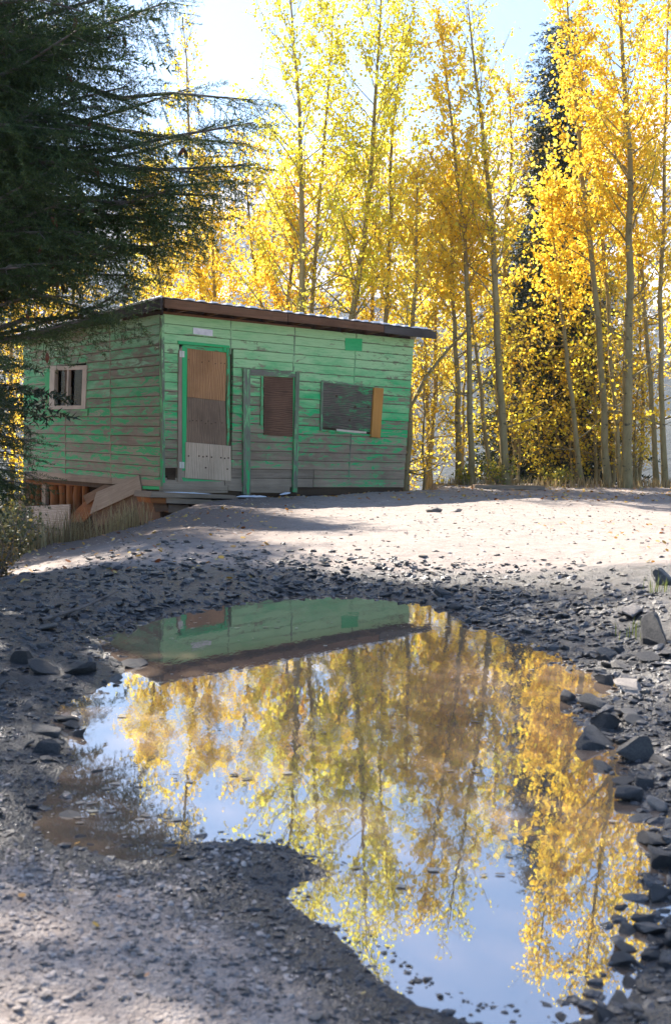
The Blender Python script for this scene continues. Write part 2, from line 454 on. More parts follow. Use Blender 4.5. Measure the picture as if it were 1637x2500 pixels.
PUD = np.array([list(atz(x * FV, y * FV))[:2] for x, y in PUD])
def seg_dist(x, y, pts, closed):
    P = np.asarray(pts); Q = np.roll(P, -1, 0)
    if not closed: P, Q = P[:-1], Q[:-1]
    best = np.full(x.shape, 1e9); side = np.zeros(x.shape); inside = np.zeros(x.shape, bool)
    for (ax, ay), (bx, by) in zip(P, Q):
        dx, dy = bx - ax, by - ay
        tt = np.clip(((x - ax) * dx + (y - ay) * dy) / (dx * dx + dy * dy + 1e-12), 0, 1)
        d = np.hypot(x - ax - tt * dx, y - ay - tt * dy)
        m = d < best
        best = np.where(m, d, best)
        side = np.where(m, np.sign(dx * (y - ay) - dy * (x - ax)), side)
        if closed:
            c = ((ay > y) != (by > y)) & (x < (bx - ax) * (y - ay) / (by - ay + 1e-12) + ax)
            inside ^= c
    return best, side, inside
EDGE = [(-4.6, -8), (-4.2, 0), (-3.5, 5), (-2.85, 8.5), (-2.80, 10), (-2.85, 12), (-2.25, 14.5), (-1.75, 16.4), (-1.5, 17.2), (1.7, 21.2), (1.9, 22.2)]
def sstep(a, b, x):
    t = np.clip((x - a) / (np.asarray(b) - a), 0, 1)
    return t * t * (3 - 2 * t)
def terrain(x, y):
    x, y = np.asarray(x, float), np.asarray(y, float)
    base = np.interp(y, [0, 2, 4, 8, 9.5, 12, 16, 22, 23], [0.07, 0.05, 0.05, 0.06, 0.11, 0.06, -0.06, -0.13, -0.15])
    pd, _, ins = seg_dist(x, y, PUD, True)
    sd = np.where(ins, -pd, pd)
    far = sstep(0, 1, (np.abs(x) - 40) / 60)
    z = base + 0.16 * sstep(1.0, 2.6, x) * sstep(11, 6, y) + 0.05 * fbm(x * 0.5, y * 0.5, 3, 3)
    z = z - 0.26 * sstep(-1.1, -2.9, x) * sstep(6.5, 9.5, y) * sstep(17.5, 14, y)
    ed, es, _ = seg_dist(x, y, EDGE, False)
    lft = np.where(es > 0, ed, 0.0)
    lft = np.where(y > 22.2, np.maximum(0, 1.9 - x) * 1.0, lft)
    z = z - 1.35 * (1 - np.exp(-lft * 1.0)) - 0.04 * np.clip(lft - 3, 0, 60)
    z = z - 0.26 * np.clip(y - 23.4, 0, 100) * sstep(0, 3, y - 23.4)
    near = sstep(1.2, 0.0, sd) 
    n = 0.034 * fbm(x * 2.6, y * 2.6, 4, 11) + 0.024 * fbm(x * 13, y * 13, 3, 17)
    dry = z * sstep(0.0, 0.75, sd) - 0.004 + 0.022 * sstep(0, 0.14, sd) + n * 0.5 * sstep(-.02, .2, sd)
    dry = np.where(sd > 0.75, z + 0.018 + n * 0.5, dry)
    wetz = -0.075 * sstep(0.0, 0.36, -sd) + n * 0.55 * sstep(0.45, 0.0, -sd) * sstep(0, .05, -sd) - 0.004
    z = np.where(ins, wetz, dry)
    return z, sd, lft
gx = np.concatenate([-np.geomspace(300, 7.2, 42), np.arange(-7, -2.7, 0.1), np.arange(-2.7, 2.7, 0.035), np.arange(2.7, 7, 0.1), np.geomspace(7.2, 300, 42)])
gy = np.concatenate([np.arange(-12, 1.5, 0.5), np.arange(1.5, 9, 0.032), np.arange(9, 24, 0.1), np.arange(24, 60, 0.7), np.arange(60, 200, 5)])
GX, GY = np.meshgrid(gx, gy)
GZ, GSD, GL = terrain(GX, GY)
nx, ny = len(gx), len(gy)
ii = (np.arange(ny - 1)[:, None] * nx + np.arange(nx - 1)[None, :]).ravel()
mb = MB()
mb.add(np.stack([GX, GY, GZ], -1).reshape(-1, 3), np.stack([ii, ii + 1, ii + nx + 1, ii + nx], 1))
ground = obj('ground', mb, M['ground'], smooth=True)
tag(ground, kind='structure')
wet = sstep(np.where(GY < 3.4, .5, 1.0), 0.08, GSD + 0.25 * fbm(GX * 1.2, GY * 1.2, 3, 5)) * np.where(GY > 7.2, sstep(10.8, 9.2, GY + 0.35 * GX), 1.0)  # wet ring by the shore; further out it paints the far bank's shade
wet = np.maximum(wet, 0.9 * sstep(3.3, 4.2, GY) * sstep(8.8, 7.6, GY) * sstep(3.4, 2.0, np.abs(GX)))  # banks away from the shore, their shade painted in as dark ground
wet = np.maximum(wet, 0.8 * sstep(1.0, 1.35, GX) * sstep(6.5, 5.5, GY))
for nm, arr in (('wet', wet), ('earth_shade', sstep(0.0, 0.5, GL) + 0.85 * sstep(0.3, -1.4, GX) * sstep(8.5, 11, GY))):  # second mask: slope dirt, plus shade of the left road painted brown
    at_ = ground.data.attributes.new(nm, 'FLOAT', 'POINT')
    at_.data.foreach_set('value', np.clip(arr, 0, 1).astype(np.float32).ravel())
def gz(x, y):
    return float(terrain(np.array([x]), np.array([y]))[0][0])

# puddle: one flat water sheet a little larger than the shore line; the ground rises out of it
lo, hi = PUD.min(0) - 0.12, PUD.max(0) + 0.12
mb = MB()
mb.add([(lo[0], lo[1], 0), (hi[0], lo[1], 0), (hi[0], hi[1], 0), (lo[0], hi[1], 0)], [[0, 1, 2, 3]])
tag(obj('puddle_water', mb, M['water']), kind='structure')

# mountain side across the valley
def mountain():
    th = np.linspace(R_(-62), R_(62), 260)
    sx = [-62, -30, -15.5, -8, -4.9, 0, 6, 8.2, 12.4, 15.3, 30, 62]
    sy = [11, 10.5, 8.6, 9.6, 10.4, 11.0, 12.0, 12.3, 13.9, 15.0, 17, 15]
    top = np.interp(np.degrees(th), sx, sy)
    r = np.linspace(0, 1, 110)
    TH, Rr = np.meshgrid(th, r)
    D = 170 + 560 * Rr
    el = -9.5 + (top[None, :] + 9.5) * (Rr ** 0.82)
    X, Y = D * np.sin(TH), D * np.cos(TH)
    Z = np.tan(np.radians(el)) * D + 1.1
    Z = Z + 16 * fbm(X * 0.012, Y * 0.012, 6, 21) * (0.3 + Rr)
    k = len(th)
    i2 = (np.arange(len(r) - 1)[:, None] * k + np.arange(k - 1)[None, :]).ravel()
    mb = MB()
    mb.add(np.stack([X, Y, Z], -1).reshape(-1, 3), np.stack([i2, i2 + 1, i2 + k + 1, i2 + k], 1))
    t = NT('mountain')
    ob = t.ob()
    z = t.n('SeparateXYZ', {0: ob}).outputs[2]
    f = t.noise(ob, 0.16, 6, 0.7)
    g = t.noise(ob, 0.018, 4, 0.6)
    tree = t.mapr(t.math('ADD', t.math('MULTIPLY', f, 0.9), t.math('ADD', t.math('MULTIPLY', g, 0.9), t.math('MULTIPLY', z, -0.0022))), 0.64, 0.76)
    snow = t.mix(t.noise(ob, 0.5, 4), (0.62, 0.63, 0.66), (0.80, 0.80, 0.82))
    col = t.mix(tree, snow, t.mix(t.noise(ob, 0.4, 3), (0.03, 0.045, 0.04), (0.10, 0.09, 0.08)))
    t.bsdf(col, 0.9, t.bump(f, 0.6, 3.0), 0.1)
    tag(obj('mountain', mb, t.m, smooth=True), kind='structure')
mountain()

# thin blue air between here and the far side of the valley
mb = MB()
hexa(mb, [(x, y, z) for x in (-700, 700) for y in (-14, 760) for z in (-60, 260)])
hm = bpy.data.materials.new('haze'); hm.use_nodes = True
hm.node_tree.nodes.clear()
ho = hm.node_tree.nodes.new('ShaderNodeOutputMaterial'); hv = hm.node_tree.nodes.new('ShaderNodeVolumePrincipled')
hv.inputs['Color'].default_value = (0.55, 0.72, 1.0, 1)
hv.inputs['Density'].default_value = HAZE
hv.inputs['Anisotropy'].default_value = 0.2
hm.node_tree.links.new(hv.outputs[0], ho.inputs['Volume'])
hz_ = obj('haze', mb, hm)
tag(hz_, kind='stuff')

# ------------------------------------------------------------------ cabin
c1 = lambda x, y: (x / 2.782, y / 2.782 + 700)
c2 = lambda x, y: (x / 4.1 + 380, y / 4.1 + 700)
c3 = lambda x, y: (x / 2.996 + 560, y / 2.996 + 760)
D0, D1 = 17.9, 21.3
class Wall:
    def __init__(s, B0, B1, T0, T1):
        s.B0, s.B1, s.T0, s.T1 = B0, B1, T0, T1
        s.n = (B1 - B0).cross(T0 - B0).normalized()
        if s.n.dot(CO - B0) < 0: s.n = -s.n
    def P(s, a, b, n=0.0):
        return (s.B0 * (1 - a) + s.B1 * a) * (1 - b) + (s.T0 * (1 - a) + s.T1 * a) * b + s.n * n
    def st(s, px, py, n=0.0):
        q = hit(px, py, s.B0 + s.n * n, s.n) - s.n * n
        ex = (s.B1 - s.B0).normalized(); ey = s.n.cross(ex)
        a, b = 0.5, 0.5
        for _ in range(12):
            f = s.P(a, b) - q
            da = (s.B1 - s.B0) * (1 - b) + (s.T1 - s.T0) * b
            db = (s.T0 - s.B0) * (1 - a) + (s.T1 - s.B1) * a
            f2 = (f.dot(ex), f.dot(ey)); A2 = (da.dot(ex), da.dot(ey)); B2 = (db.dot(ex), db.dot(ey))
            det = A2[0] * B2[1] - A2[1] * B2[0]
            a -= (f2[0] * B2[1] - f2[1] * B2[0]) / det
            b -= (A2[0] * f2[1] - A2[1] * f2[0]) / det
        return a, b
    def box(s, mb, a0, a1, b0, b1, n0, n1, n1t=None, grain='a', j=0.0, uvoff=None):
        """board on the wall between the fractions a0..a1, b0..b1, from depth n0 to n1 (n1t = depth at its top edge)"""
        n1t = n1 if n1t is None else n1t
        jj = rng.uniform(-j, j, 4)
        c = [s.P(a0, b0, n0), s.P(a0, b0, n1 + jj[0]), s.P(a0, b1, n0), s.P(a0, b1, n1t + jj[1]), s.P(a1, b0, n0), s.P(a1, b0, n1 + jj[2]), s.P(a1, b1, n0), s.P(a1, b1, n1t + jj[3])]
        if grain == 'b': c = [c[0], c[1], c[4], c[5], c[2], c[3], c[6], c[7]]
        hexa(mb, c, uvoff)
    def quad(s, mb, pts, n0, n1, grain='a'):
        """board whose front face covers four picture points TL TR BR BL"""
        q = [hit(x, y, s.B0 + s.n * n1, s.n) for x, y in pts]
        tl, tr, br, bl = q
        b = s.n * (n0 - n1)
        c = [bl + b, bl, tl + b, tl, br + b, br, tr + b, tr]
        if grain == 'b': c = [c[0], c[1], c[4], c[5], c[2], c[3], c[6], c[7]]
        hexa(mb, c)
B0 = at(399, 1189, D0); B1 = at(983, 1190, D1)
T0 = at(397, 766, D0)
nf = (B1 - B0).cross(T0 - B0)
T1 = hit(1009, 829, B0, nf)
fw = Wall(B0, B1, T0, T1)
hx = Vector((B1.x - B0.x, B1.y - B0.y, 0)).normalized()
lx = Vector((-hx.y, hx.x, 0))
nl = Vector((-hx.x, -hx.y, 0))
BL = hit(60, 1153, B0 + nl * 0.0, nl); TL = hit(59, 826, B0, nl)
lw = Wall(B0, BL, T0, TL)
cabin = empty('cabin', B0 + (BL - B0) * 0.0, 'small leaning wooden cabin with peeling green paint, boarded openings and low sloping roof', 'cabin')
LEN_F, LEN_L = (B1 - B0).length, (BL - B0).length
HT = (T0 - B0).length

# wall backing (sheathing), with a real hole for the side window
wfront = MB()
fw.box(wfront, -0.001, 1.0, -0.075, 0.995, -0.10, -0.025)
wall_f = obj('wall', wfront, M['interior'], cabin)
sw0 = lw.st(*c1(592, 832)); sw1 = lw.st(*c1(335, 538))
sa0, sa1, sb0, sb1 = sw0[0], sw1[0], sw0[1], sw1[1]
wl = MB()
lw.box(wl, 0.03, sa0, -0.02, 0.995, -0.10, -0.025)
lw.box(wl, sa1, 1.0, -0.02, 0.995, -0.10, -0.025)
lw.box(wl, sa0, sa1, -0.02, sb0, -0.10, -0.025)
lw.box(wl, sa0, sa1, sb1, 0.995, -0.10, -0.025)
wall_l = obj('wall', wl, M['interior'], cabin)
# the two walls away from the camera
BR = B1 + (BL - B0); TR = T1 + (TL - T0) + Vector((0, 0, 0.05))
bw = MB()
for q0, q1, t1, t0 in ((B1, BR, TR, T1), (BR, BL, TL, TR)):
    slab(bw, q0, q1, t1, t0, ((q1 - q0).cross(Vector((0, 0, 1)))).normalized() * -0.06)
obj('wall', bw, M['bare'], cabin)
fl = MB()
slab(fl, B0, B1, BR, BL, (0, 0, -0.12))
obj('floor', fl, M['interior'], cabin)

# siding boards, course by course
door_a0, door_b0 = fw.st(*c2(232, 1950)); door_a1, _ = fw.st(*c2(745, 1950)); _, door_b1 = fw.st(*c2(480, 565))
seams_f = [0.0, fw.st(*c2(742, 600))[0], fw.st(*c3(466, 300))[0], fw.st(*c3(912, 350))[0], 1.0]
NF = 18
for i in range(NF):
    b0, b1 = i / NF, (i + 1) / NF
    bm_ = (b0 + b1) / 2
    segs = []
    for k in range(4):
        s0, s1 = seams_f[k], seams_f[k + 1]
        if bm_ < 0.32 and k == 1: s1 = seams_f[3] - 0.0
        if bm_ < 0.32 and k == 2: continue
        segs.append((s0, s1))
    if i < 2: segs = [(0.0, 0.22), (0.22, 0.58), (0.58, 1.0)]
    for s0, s1 in segs:
        parts = [(s0, s1)]
        if door_b0 < bm_ < door_b1 and s0 < door_a1 and s1 > door_a0:
            parts = [(p, q) for p, q in ((s0, door_a0), (max(s0, door_a1), s1)) if q - p > 0.01]
        for p0, p1 in parts:
            if i == 1 and p0 == 0.0: p0 = 0.075
            mb = MB()
            g = 0.0016
            fw.box(mb, p0 + g, p1 - g, b0 + 0.0014, b1 - 0.0014, -0.022, 0.024 + rng.uniform(-.002, .006), 0.016, j=0.003, uvoff=(rng.uniform(0, 60), 2.0 * rng.integers(0, 40)))
            obj('plank', mb, M['bare'] if (i < 2 and p1 < 0.7) else M['siding_front'], wall_f)
seams_l = [0.012, lw.st(*c1(757, 700))[0], lw.st(*c1(448, 400))[0], 1.0]
NL = 17
for i in range(NL):
    b0, b1 = i / NL, (i + 1) / NL
    bm_ = (b0 + b1) / 2
    for k in range(3):
        s0, s1 = seams_l[k], seams_l[k + 1]
        parts = [(s0, s1)]
        if sb0 < bm_ < sb1:
            parts = [(p, q) for p, q in ((s0, min(s1, sa0)), (max(s0, sa1), s1)) if q - p > 0.01]
        for p0, p1 in parts:
            mb = MB()
            lw.box(mb, p0 + 0.002, p1 - 0.002, b0 + 0.0014, b1 - 0.0014, -0.022, 0.024 + rng.uniform(-.002, .006), 0.016, j=0.003, uvoff=(rng.uniform(0, 60), 2.0 * rng.integers(0, 40)))
            obj('plank', mb, M['siding_side'], wall_l)
# vertical joint strips between the siding panels
for wl_, par, lst, mt in ((fw, wall_f, [(seams_f[1], 0.80, 1.0), (seams_f[2], 0.70, 1.0), (seams_f[3], 0.64, 1.0), (seams_f[3], 0.05, 0.36)], 'bare_green'), (lw, wall_l, [(seams_l[1], 0, 1.0), (seams_l[2], 0, 1.0)], 'bare')):
    for a, b0, b1 in lst:
        mb = MB()
        wl_.box(mb, a - 0.0022, a + 0.0022, b0, b1 - 0.01, -0.01, 0.0245, grain='b')
        obj('joint_strip', mb, M[mt], par)
mb = MB()
fw.box(mb, -0.007, 0.002, 0.0, 0.99, -0.02, 0.031, grain='b')
obj('corner_trim', mb, M['bare_green'], wall_f)
mb = MB()
lw.box(mb, 0.000, 0.009, 0.0, 0.985, -0.02, 0.030, grain='b')
obj('corner_trim', mb, M['bare_green'], wall_l)
# bright repair patch on the upper siding
mb = MB()
fw.quad(mb, [c3(846, 196), c3(970, 200), c3(968, 292), c3(845, 285)], 0.018, 0.0285)
obj('repair_patch', mb, M['green'], wall_f)

# sill boards
for pts, mt in (([c2(75, 1962), c2(725, 1990), c2(722, 2035), c2(70, 2030)], 'bare'), ([c2(70, 2032), c2(722, 2038), c2(722, 2062), c2(66, 2070)], 'bare'), ([c2(728, 1985), c2(878, 1985), c2(878, 2050), c2(728, 2040)], 'bare'), ([c2(950, 1988), c2(1345, 2000), c2(1340, 2065), c2(950, 2060)], 'bare')):
    mb = MB(); fw.quad(mb, pts, -0.05, 0.036); obj('sill_board', mb, M[mt], cabin)
for pts, mt in (([c1(445, 1268), c1(757, 1298), c1(757, 1340), c1(445, 1316)], 'bare'), ([c1(200, 1250), c1(445, 1268), c1(445, 1316), c1(170, 1300)], 'bare'), ([c1(759, 1300), c1(1104, 1315), c1(1104, 1357), c1(759, 1340)], 'bare'), ([c1(930, 1352), c1(1104, 1358), c1(1104, 1378), c1(930, 1374)], 'green')):
    mb = MB(); lw.quad(mb, pts, -0.05, 0.034); obj('sill_board', mb, M[mt], cabin)

# door
door = obj('door', (lambda m: (fw.quad(m, [c2(300, 575), c2(722, 612), c2(720, 1985), c2(290, 1960)], -0.05, 0.002, 'b'), m)[1])(MB()), M['interior'], cabin)
def fq(name, pts, n0, n1, mat, parent, grain='b', wall=fw):
    m = MB(); wall.quad(m, pts, n0, n1, grain); return obj(name, m, M[mat], parent)
fq('panel', [c2(318, 618), c2(710, 662), c2(697, 1145), c2(318, 1102)], 0.0, 0.016, 'ply_tan', door)
fq('panel', [c2(318, 1104), c2(697, 1147), c2(712, 1600), c2(305, 1560)], 0.0, 0.014, 'ply_grey', door)
fq('panel', [c2(303, 1555), c2(753, 1594), c2(758, 1945), c2(300, 1912)], 0.0, 0.034, 'ply_pale', door)
fq('stile', [c2(266, 590), c2(317, 590), c2(304, 1930), c2(268, 1930)], 0.0, 0.020, 'green', door)
fq('rail', [c2(268, 578), c2(710, 618), c2(708, 660), c2(318, 618)], 0.0, 0.022, 'green_worn', door, 'a')
fq('rail', [c2(278, 1915), c2(650, 1945), c2(645, 1985), c2(275, 1955)], 0.0, 0.022, 'green_worn', door, 'a')
dfr = fq('door_frame', [c2(232, 640), c2(264, 600), c2(264, 1955), c2(222, 1950)], -0.02, 0.040, 'bare', cabin)
fq('jamb', [c2(712, 615), c2(742, 610), c2(742, 1590), c2(716, 1590)], -0.02, 0.028, 'green_worn', dfr)
fq('jamb', [c2(680, 606), c2(712, 602), c2(708, 660), c2(680, 640)], -0.02, 0.036, 'green', dfr)
fq('head', [c2(228, 540), c2(742, 590), c2(742, 612), c2(228, 572)], -0.02, 0.044, 'green', dfr, 'a')
for y in (640, 1752):
    h = fq('hinge', [c2(241, y), c2(262, y + 2), c2(262, y + 66), c2(241, y + 62)], 0.03, 0.046, 'hinge', dfr)
    fq('hinge_leaf', [c2(266, y + 2), c2(289, y + 4), c2(289, y + 66), c2(266, y + 66)], 0.0, 0.030, 'hinge', h)
# nail heads and nail holes of the pale kick panel
nm = MB()
for x, y in ((330, 1695), (435, 1695), (475, 1702), (512, 1698), (560, 1706), (655, 1712), (692, 1718), (728, 1714), (502, 1812), (718, 1826), (345, 1345), (372, 1340), (410, 1342), (460, 1338), (502, 1370), (528, 1345), (560, 1372), (600, 1360), (666, 1364), (330, 730), (465, 755), (535, 745), (600, 770), (655, 765), (690, 770)):
    n1 = 0.036 if y > 1600 else 0.018
    r = 7 if y > 1600 else 5
    fw.quad(nm, [c2(x - r, y - r), c2(x + r, y - r), c2(x + r, y + r), c2(x - r, y + r)], 0.01, n1)
tag(obj('nail', nm, M['interior'], door), kind='stuff')

# number plate without writing, two battens, header and the boarded windows
fq('plate', [c2(378, 408), c2(572, 434), c2(571, 495), c2(377, 472)], 0.01, 0.034, 'plate', cabin, 'a')
fq('batten', [c2(880, 815), c2(948, 822), c2(950, 2096), c2(878, 2072)], 0.005, 0.060, 'bare_green', cabin)
fq('batten', [c2(1404, 850), c2(1441, 856), c2(1418, 2062), c2(1374, 2055)], 0.005, 0.060, 'bare_green', cabin)
fq('batten', [c2(950, 826), c2(1404, 852), c2(1403, 908), c2(950, 886)], 0.005, 0.046, 'bare_green', cabin, 'a')
bwn = fq('boarded_window', [c2(1085, 896), c2(1374, 912), c2(1372, 1502), c2(1083, 1480)], -0.01, 0.034, 'ply_dark', cabin, 'a')
fq('casing', [c2(1052, 896), c2(1076, 898), c2(1072, 1390), c2(1050, 1386)], 0.0, 0.036, 'green_worn', bwn)
fq('casing', [c2(1376, 914), c2(1403, 916), c2(1390, 1420), c2(1374, 1420)], 0.0, 0.030, 'green', bwn)
bwn2 = fq('boarded_window', [c3(688, 520), c3(1058, 556), c3(1040, 884), c3(682, 846)], -0.01, 0.040, 'ply_green', cabin, 'a')
fq('casing', [c3(672, 512), c3(688, 514), c3(680, 872), c3(664, 872)], 0.0, 0.044, 'bare_green', bwn2)
fq('casing', [c3(676, 505), c3(1060, 545), c3(1060, 556), c3(676, 518)], 0.0, 0.046, 'bare_green', bwn2, 'a')
fq('casing', [c3(664, 860), c3(1030, 902), c3(1030, 912), c3(664, 874)], 0.0, 0.042, 'green_worn', bwn2, 'a')
fq('gap', [c3(682, 846), c3(1030, 884), c3(1030, 904), c3(682, 862)], 0.0, 0.026, 'interior', bwn2, 'a')
fq('foam_strip', [c3(782, 860), c3(1000, 880), c3(1000, 894), c3(786, 880)], 0.0, 0.033, 'foam', bwn2, 'a')
km = MB()
for x, y in ((783, 621), (918, 702), (1015, 702), (877, 797)):
    pts = [c3(x + 9 * math.cos(k * math.pi / 4), y + 9 * math.sin(k * math.pi / 4)) for k in range(8)]
    fr_ = [hit(px, py, fw.B0 + fw.n * 0.043, fw.n) for px, py in pts]
    V = [list(p) for p in fr_] + [list(p - fw.n * 0.02) for p in fr_]
    km.add(V, [[0, 1, 2, 3, 4, 5, 6, 7]])
    km.add(V, [[k, (k + 1) % 8, 8 + (k + 1) % 8, 8 + k] for k in range(8)])
obj('knot', km, M['interior'], bwn2)
fq('prop_board', [c3(1058, 558), c3(1127, 564), c3(1102, 926), c3(1036, 918)], 0.0, 0.072, 'orange', bwn2)
fq('vent_hole', [c2(118, 1895), c2(198, 1900), c2(196, 1935), c2(118, 1930)], 0.0, 0.026, 'interior', cabin, 'a')

# side window: frame, mullion, panes, things behind the glass
win = MB()
lw.quad(win, [c1(338, 540), c1(590, 533), c1(588, 562), c1(340, 568)], -0.06, 0.036)
lw.quad(win, [c1(332, 808), c1(580, 806), c1(580, 830), c1(330, 834)], -0.06, 0.038)
window = obj('window', win, M['pale_frame'], cabin)
fq('frame', [c1(340, 566), c1(372, 566), c1(368, 810), c1(334, 812)], -0.06, 0.034, 'pale_frame', window, wall=lw)
fq('frame', [c1(562, 560), c1(588, 560), c1(580, 810), c1(552, 810)], -0.06, 0.033, 'pale_frame', window, wall=lw)
fq('mullion', [c1(456, 564), c1(468, 564), c1(460, 810), c1(448, 810)], -0.05, 0.026, 'pale_frame', window, wall=lw)
fq('mullion', [c1(474, 564), c1(488, 564), c1(474, 810), c1(462, 810)], -0.06, -0.02, 'interior', window, wall=lw)
fq('pane', [c1(372, 566), c1(456, 566), c1(450, 810), c1(366, 810)], -0.034, -0.030, 'glass', window, wall=lw)
fq('pane', [c1(488, 566), c1(562, 562), c1(552, 810), c1(474, 810)], -0.034, -0.030, 'glass', window, wall=lw)
fq('inner_board', [c1(495, 555), c1(570, 555), c1(560, 815), c1(486, 815)], -0.085, -0.07, 'brown_board', window, wall=lw)
fq('casing', [c1(304, 562), c1(340, 560), c1(334, 828), c1(308, 830)], 0.0, 0.030, 'green_worn', window, wall=lw)
fq('sill', [c1(296, 838), c1(594, 832), c1(594, 876), c1(294, 878)], 0.0, 0.040, 'bare_green', window, 'a', wall=lw)
cm = MB()
cq = [hit(*c1(x, y), lw.B0 - lw.n * 0.16, lw.n) for x, y in ((376, 560), (415, 560), (412, 600), (398, 640), (380, 665))]
cm.add([list(p) for p in cq] + [list(p - lw.n * 0.01) for p in cq], [[0, 1, 2, 3, 4], [9, 8, 7, 6, 5]])
obj('curtain', cm, M['curtain'], window)

# roof: deck, corrugated sheet, fascia boards, rafters
OF, OL, OR = 0.28, 0.22, 0.45
nfh = Vector((fw.n.x, fw.n.y, 0)).normalized()
pf = B0 + nfh * OF
pl_ = B0 + nl * OL
RFL = hit(409, 728, pf, nfh)
corner = B0 + nfh * OF + nl * OL
RFL = Vector((corner.x, corner.y, RFL.z))
RFR = hit(1061, 808, pf, nfh)
RBL = hit(32, 822, pl_, nl)
RBR = RFR + (RBL - RFL)
nr = (RFR - RFL).cross(RBL - RFL).normalized()
if nr.z < 0: nr = -nr
deck = MB()
slab(deck, RFL - nr * 0.03, RFR - nr * 0.03, RBR - nr * 0.03, RBL - nr * 0.03, nr * 0.022)
roof = obj('roof', deck, M['fascia_grey'], cabin)
cr = MB()
nseg = 24 * 8
ex, ey = (RFR - RFL), (RBL - RFL)
V = []
for k in (0, 1):
    for i in range(nseg + 1):
        p = RFL - ey.normalized() * 0.035 - ex.normalized() * 0.03 + (ex + ex.normalized() * 0.06) * (i / nseg) + (ey + ey.normalized() * 0.06) * k
        V.append(list(p + nr * (0.008 + 0.005 * math.cos(2 * math.pi * i / 8))))
V = np.array(V)
V2 = V - A(nr) * 0.004
fc = [[i, i + 1, nseg + 2 + i, nseg + 1 + i] for i in range(nseg)]
cr.add(V, fc); cr.add(V2, [f[::-1] for f in fc])
cr.add(np.concatenate([V[:nseg + 1], V2[:nseg + 1]]), [[i, nseg + 1 + i, nseg + 2 + i, i + 1] for i in range(nseg)])
obj('metal_sheet', cr, M['metal'], roof, smooth=True)
ed = MB()
for pa, pb, ax in ((RFL, RBL, nl),):
    tube(ed, [list(pa + ax * 0.02 + nr * 0.012), list(pa * 0.5 + pb * 0.5 + ax * 0.02 + nr * 0.010), list(pb + ax * 0.02 + nr * 0.012)], 0.02, 8, True)
obj('drip_edge', ed, M['metal'], roof, smooth=True)
# small snow remnants in the troughs along the front edge
sn = MB()
for i in range(2, 24):
    if rng.random() < 0.9:
        p = RFL + ex * (i / 24 + rng.uniform(-.006, .006)) - ey.normalized() * 0.01
        w_ = rng.uniform(0.04, 0.075)
        q = [p - ex.normalized() * w_ + nr * 0.016, p + ex.normalized() * w_ + nr * 0.016, p + ex.normalized() * w_ * .6 + ey.normalized() * 0.25 + nr * 0.016, p - ex.normalized() * w_ * .6 + ey.normalized() * 0.25 + nr * 0.016]
        slab(sn, *q, nr * rng.uniform(0.016, 0.03))
tag(obj('roof_snow', sn, M['snow'], roof), kind='stuff')
dz = Vector((0, 0, 1))
def fboard(p, q, h0, h1, nrm, mt, off=0.0):
    m = MB()
    p, q = p + nrm * off, q + nrm * off
    slab(m, p - dz * h0, q - dz * h1, q, p, nrm * 0.035)
    return obj('fascia_board', m, M[mt], roof)
def lerp(a, b, t): return a + (b - a) * t
d_ = dz * -0.012
fboard(RFL + d_ + ex * 0.003, lerp(RFL, RFR, 0.405) + d_, 0.125, 0.125, nfh, 'fascia')
fboard(lerp(RFL, RFR, 0.407) + d_, lerp(RFL, RFR, 0.775) + d_, 0.12, 0.115, nfh, 'fascia')
fboard(lerp(RFL, RFR, 0.777) + d_, RFR + d_ , 0.125, 0.13, nfh, 'fascia_grey', 0.004)
fboard(RFL + d_, lerp(RFL, RBL, 0.46) + d_, 0.14, 0.13, nl, 'fascia_grey')
fboard(lerp(RFL, RBL, 0.462) + d_, RBL + d_, 0.13, 0.12, nl, 'fascia_grey', 0.003)
# under-eave strip and rafter tails
fq('eave_board', [c2(80, 246), c2(1553, 408), c2(1553, 434), c2(80, 272)], -0.02, 0.012, 'fascia', roof, 'a')
fq('eave_board', [c3(470, 118), c3(1338, 206), c3(1335, 222), c3(470, 142)], -0.02, 0.012, 'fascia', roof, 'a')
for i in range(9):
    p = lerp(T0, T1, (i + 0.4) / 9) + Vector((0, 0, 0.03))
    m = MB()
    top = lerp(RFL, RFR, 0.04 + 0.88 * (i + 0.4) / 9)
    a_ = top - nr * 0.04 - nfh * 0.03
    b_ = a_ + ey * 0.95
    tx = ex.normalized() * 0.045
    slab(m, a_ - dz * 0.09, b_ - dz * 0.09, b_, a_, tx)
    obj('rafter', m, M['fascia'], roof)
# side gap filler under the left eave
m = MB()
lw.box(m, 0.0, 1.0, 0.99, 1.02, -0.02, 0.008)
obj('eave_board', m, M['fascia_grey'], roof)
# dark gable fill between wall tops and roof deck
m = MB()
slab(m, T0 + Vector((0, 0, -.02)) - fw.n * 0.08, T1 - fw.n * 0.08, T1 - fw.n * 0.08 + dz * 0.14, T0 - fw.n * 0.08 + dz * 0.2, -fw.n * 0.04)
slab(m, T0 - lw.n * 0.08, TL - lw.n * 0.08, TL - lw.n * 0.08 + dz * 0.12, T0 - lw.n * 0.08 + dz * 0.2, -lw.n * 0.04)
obj('blocking', m, M['interior'], roof)

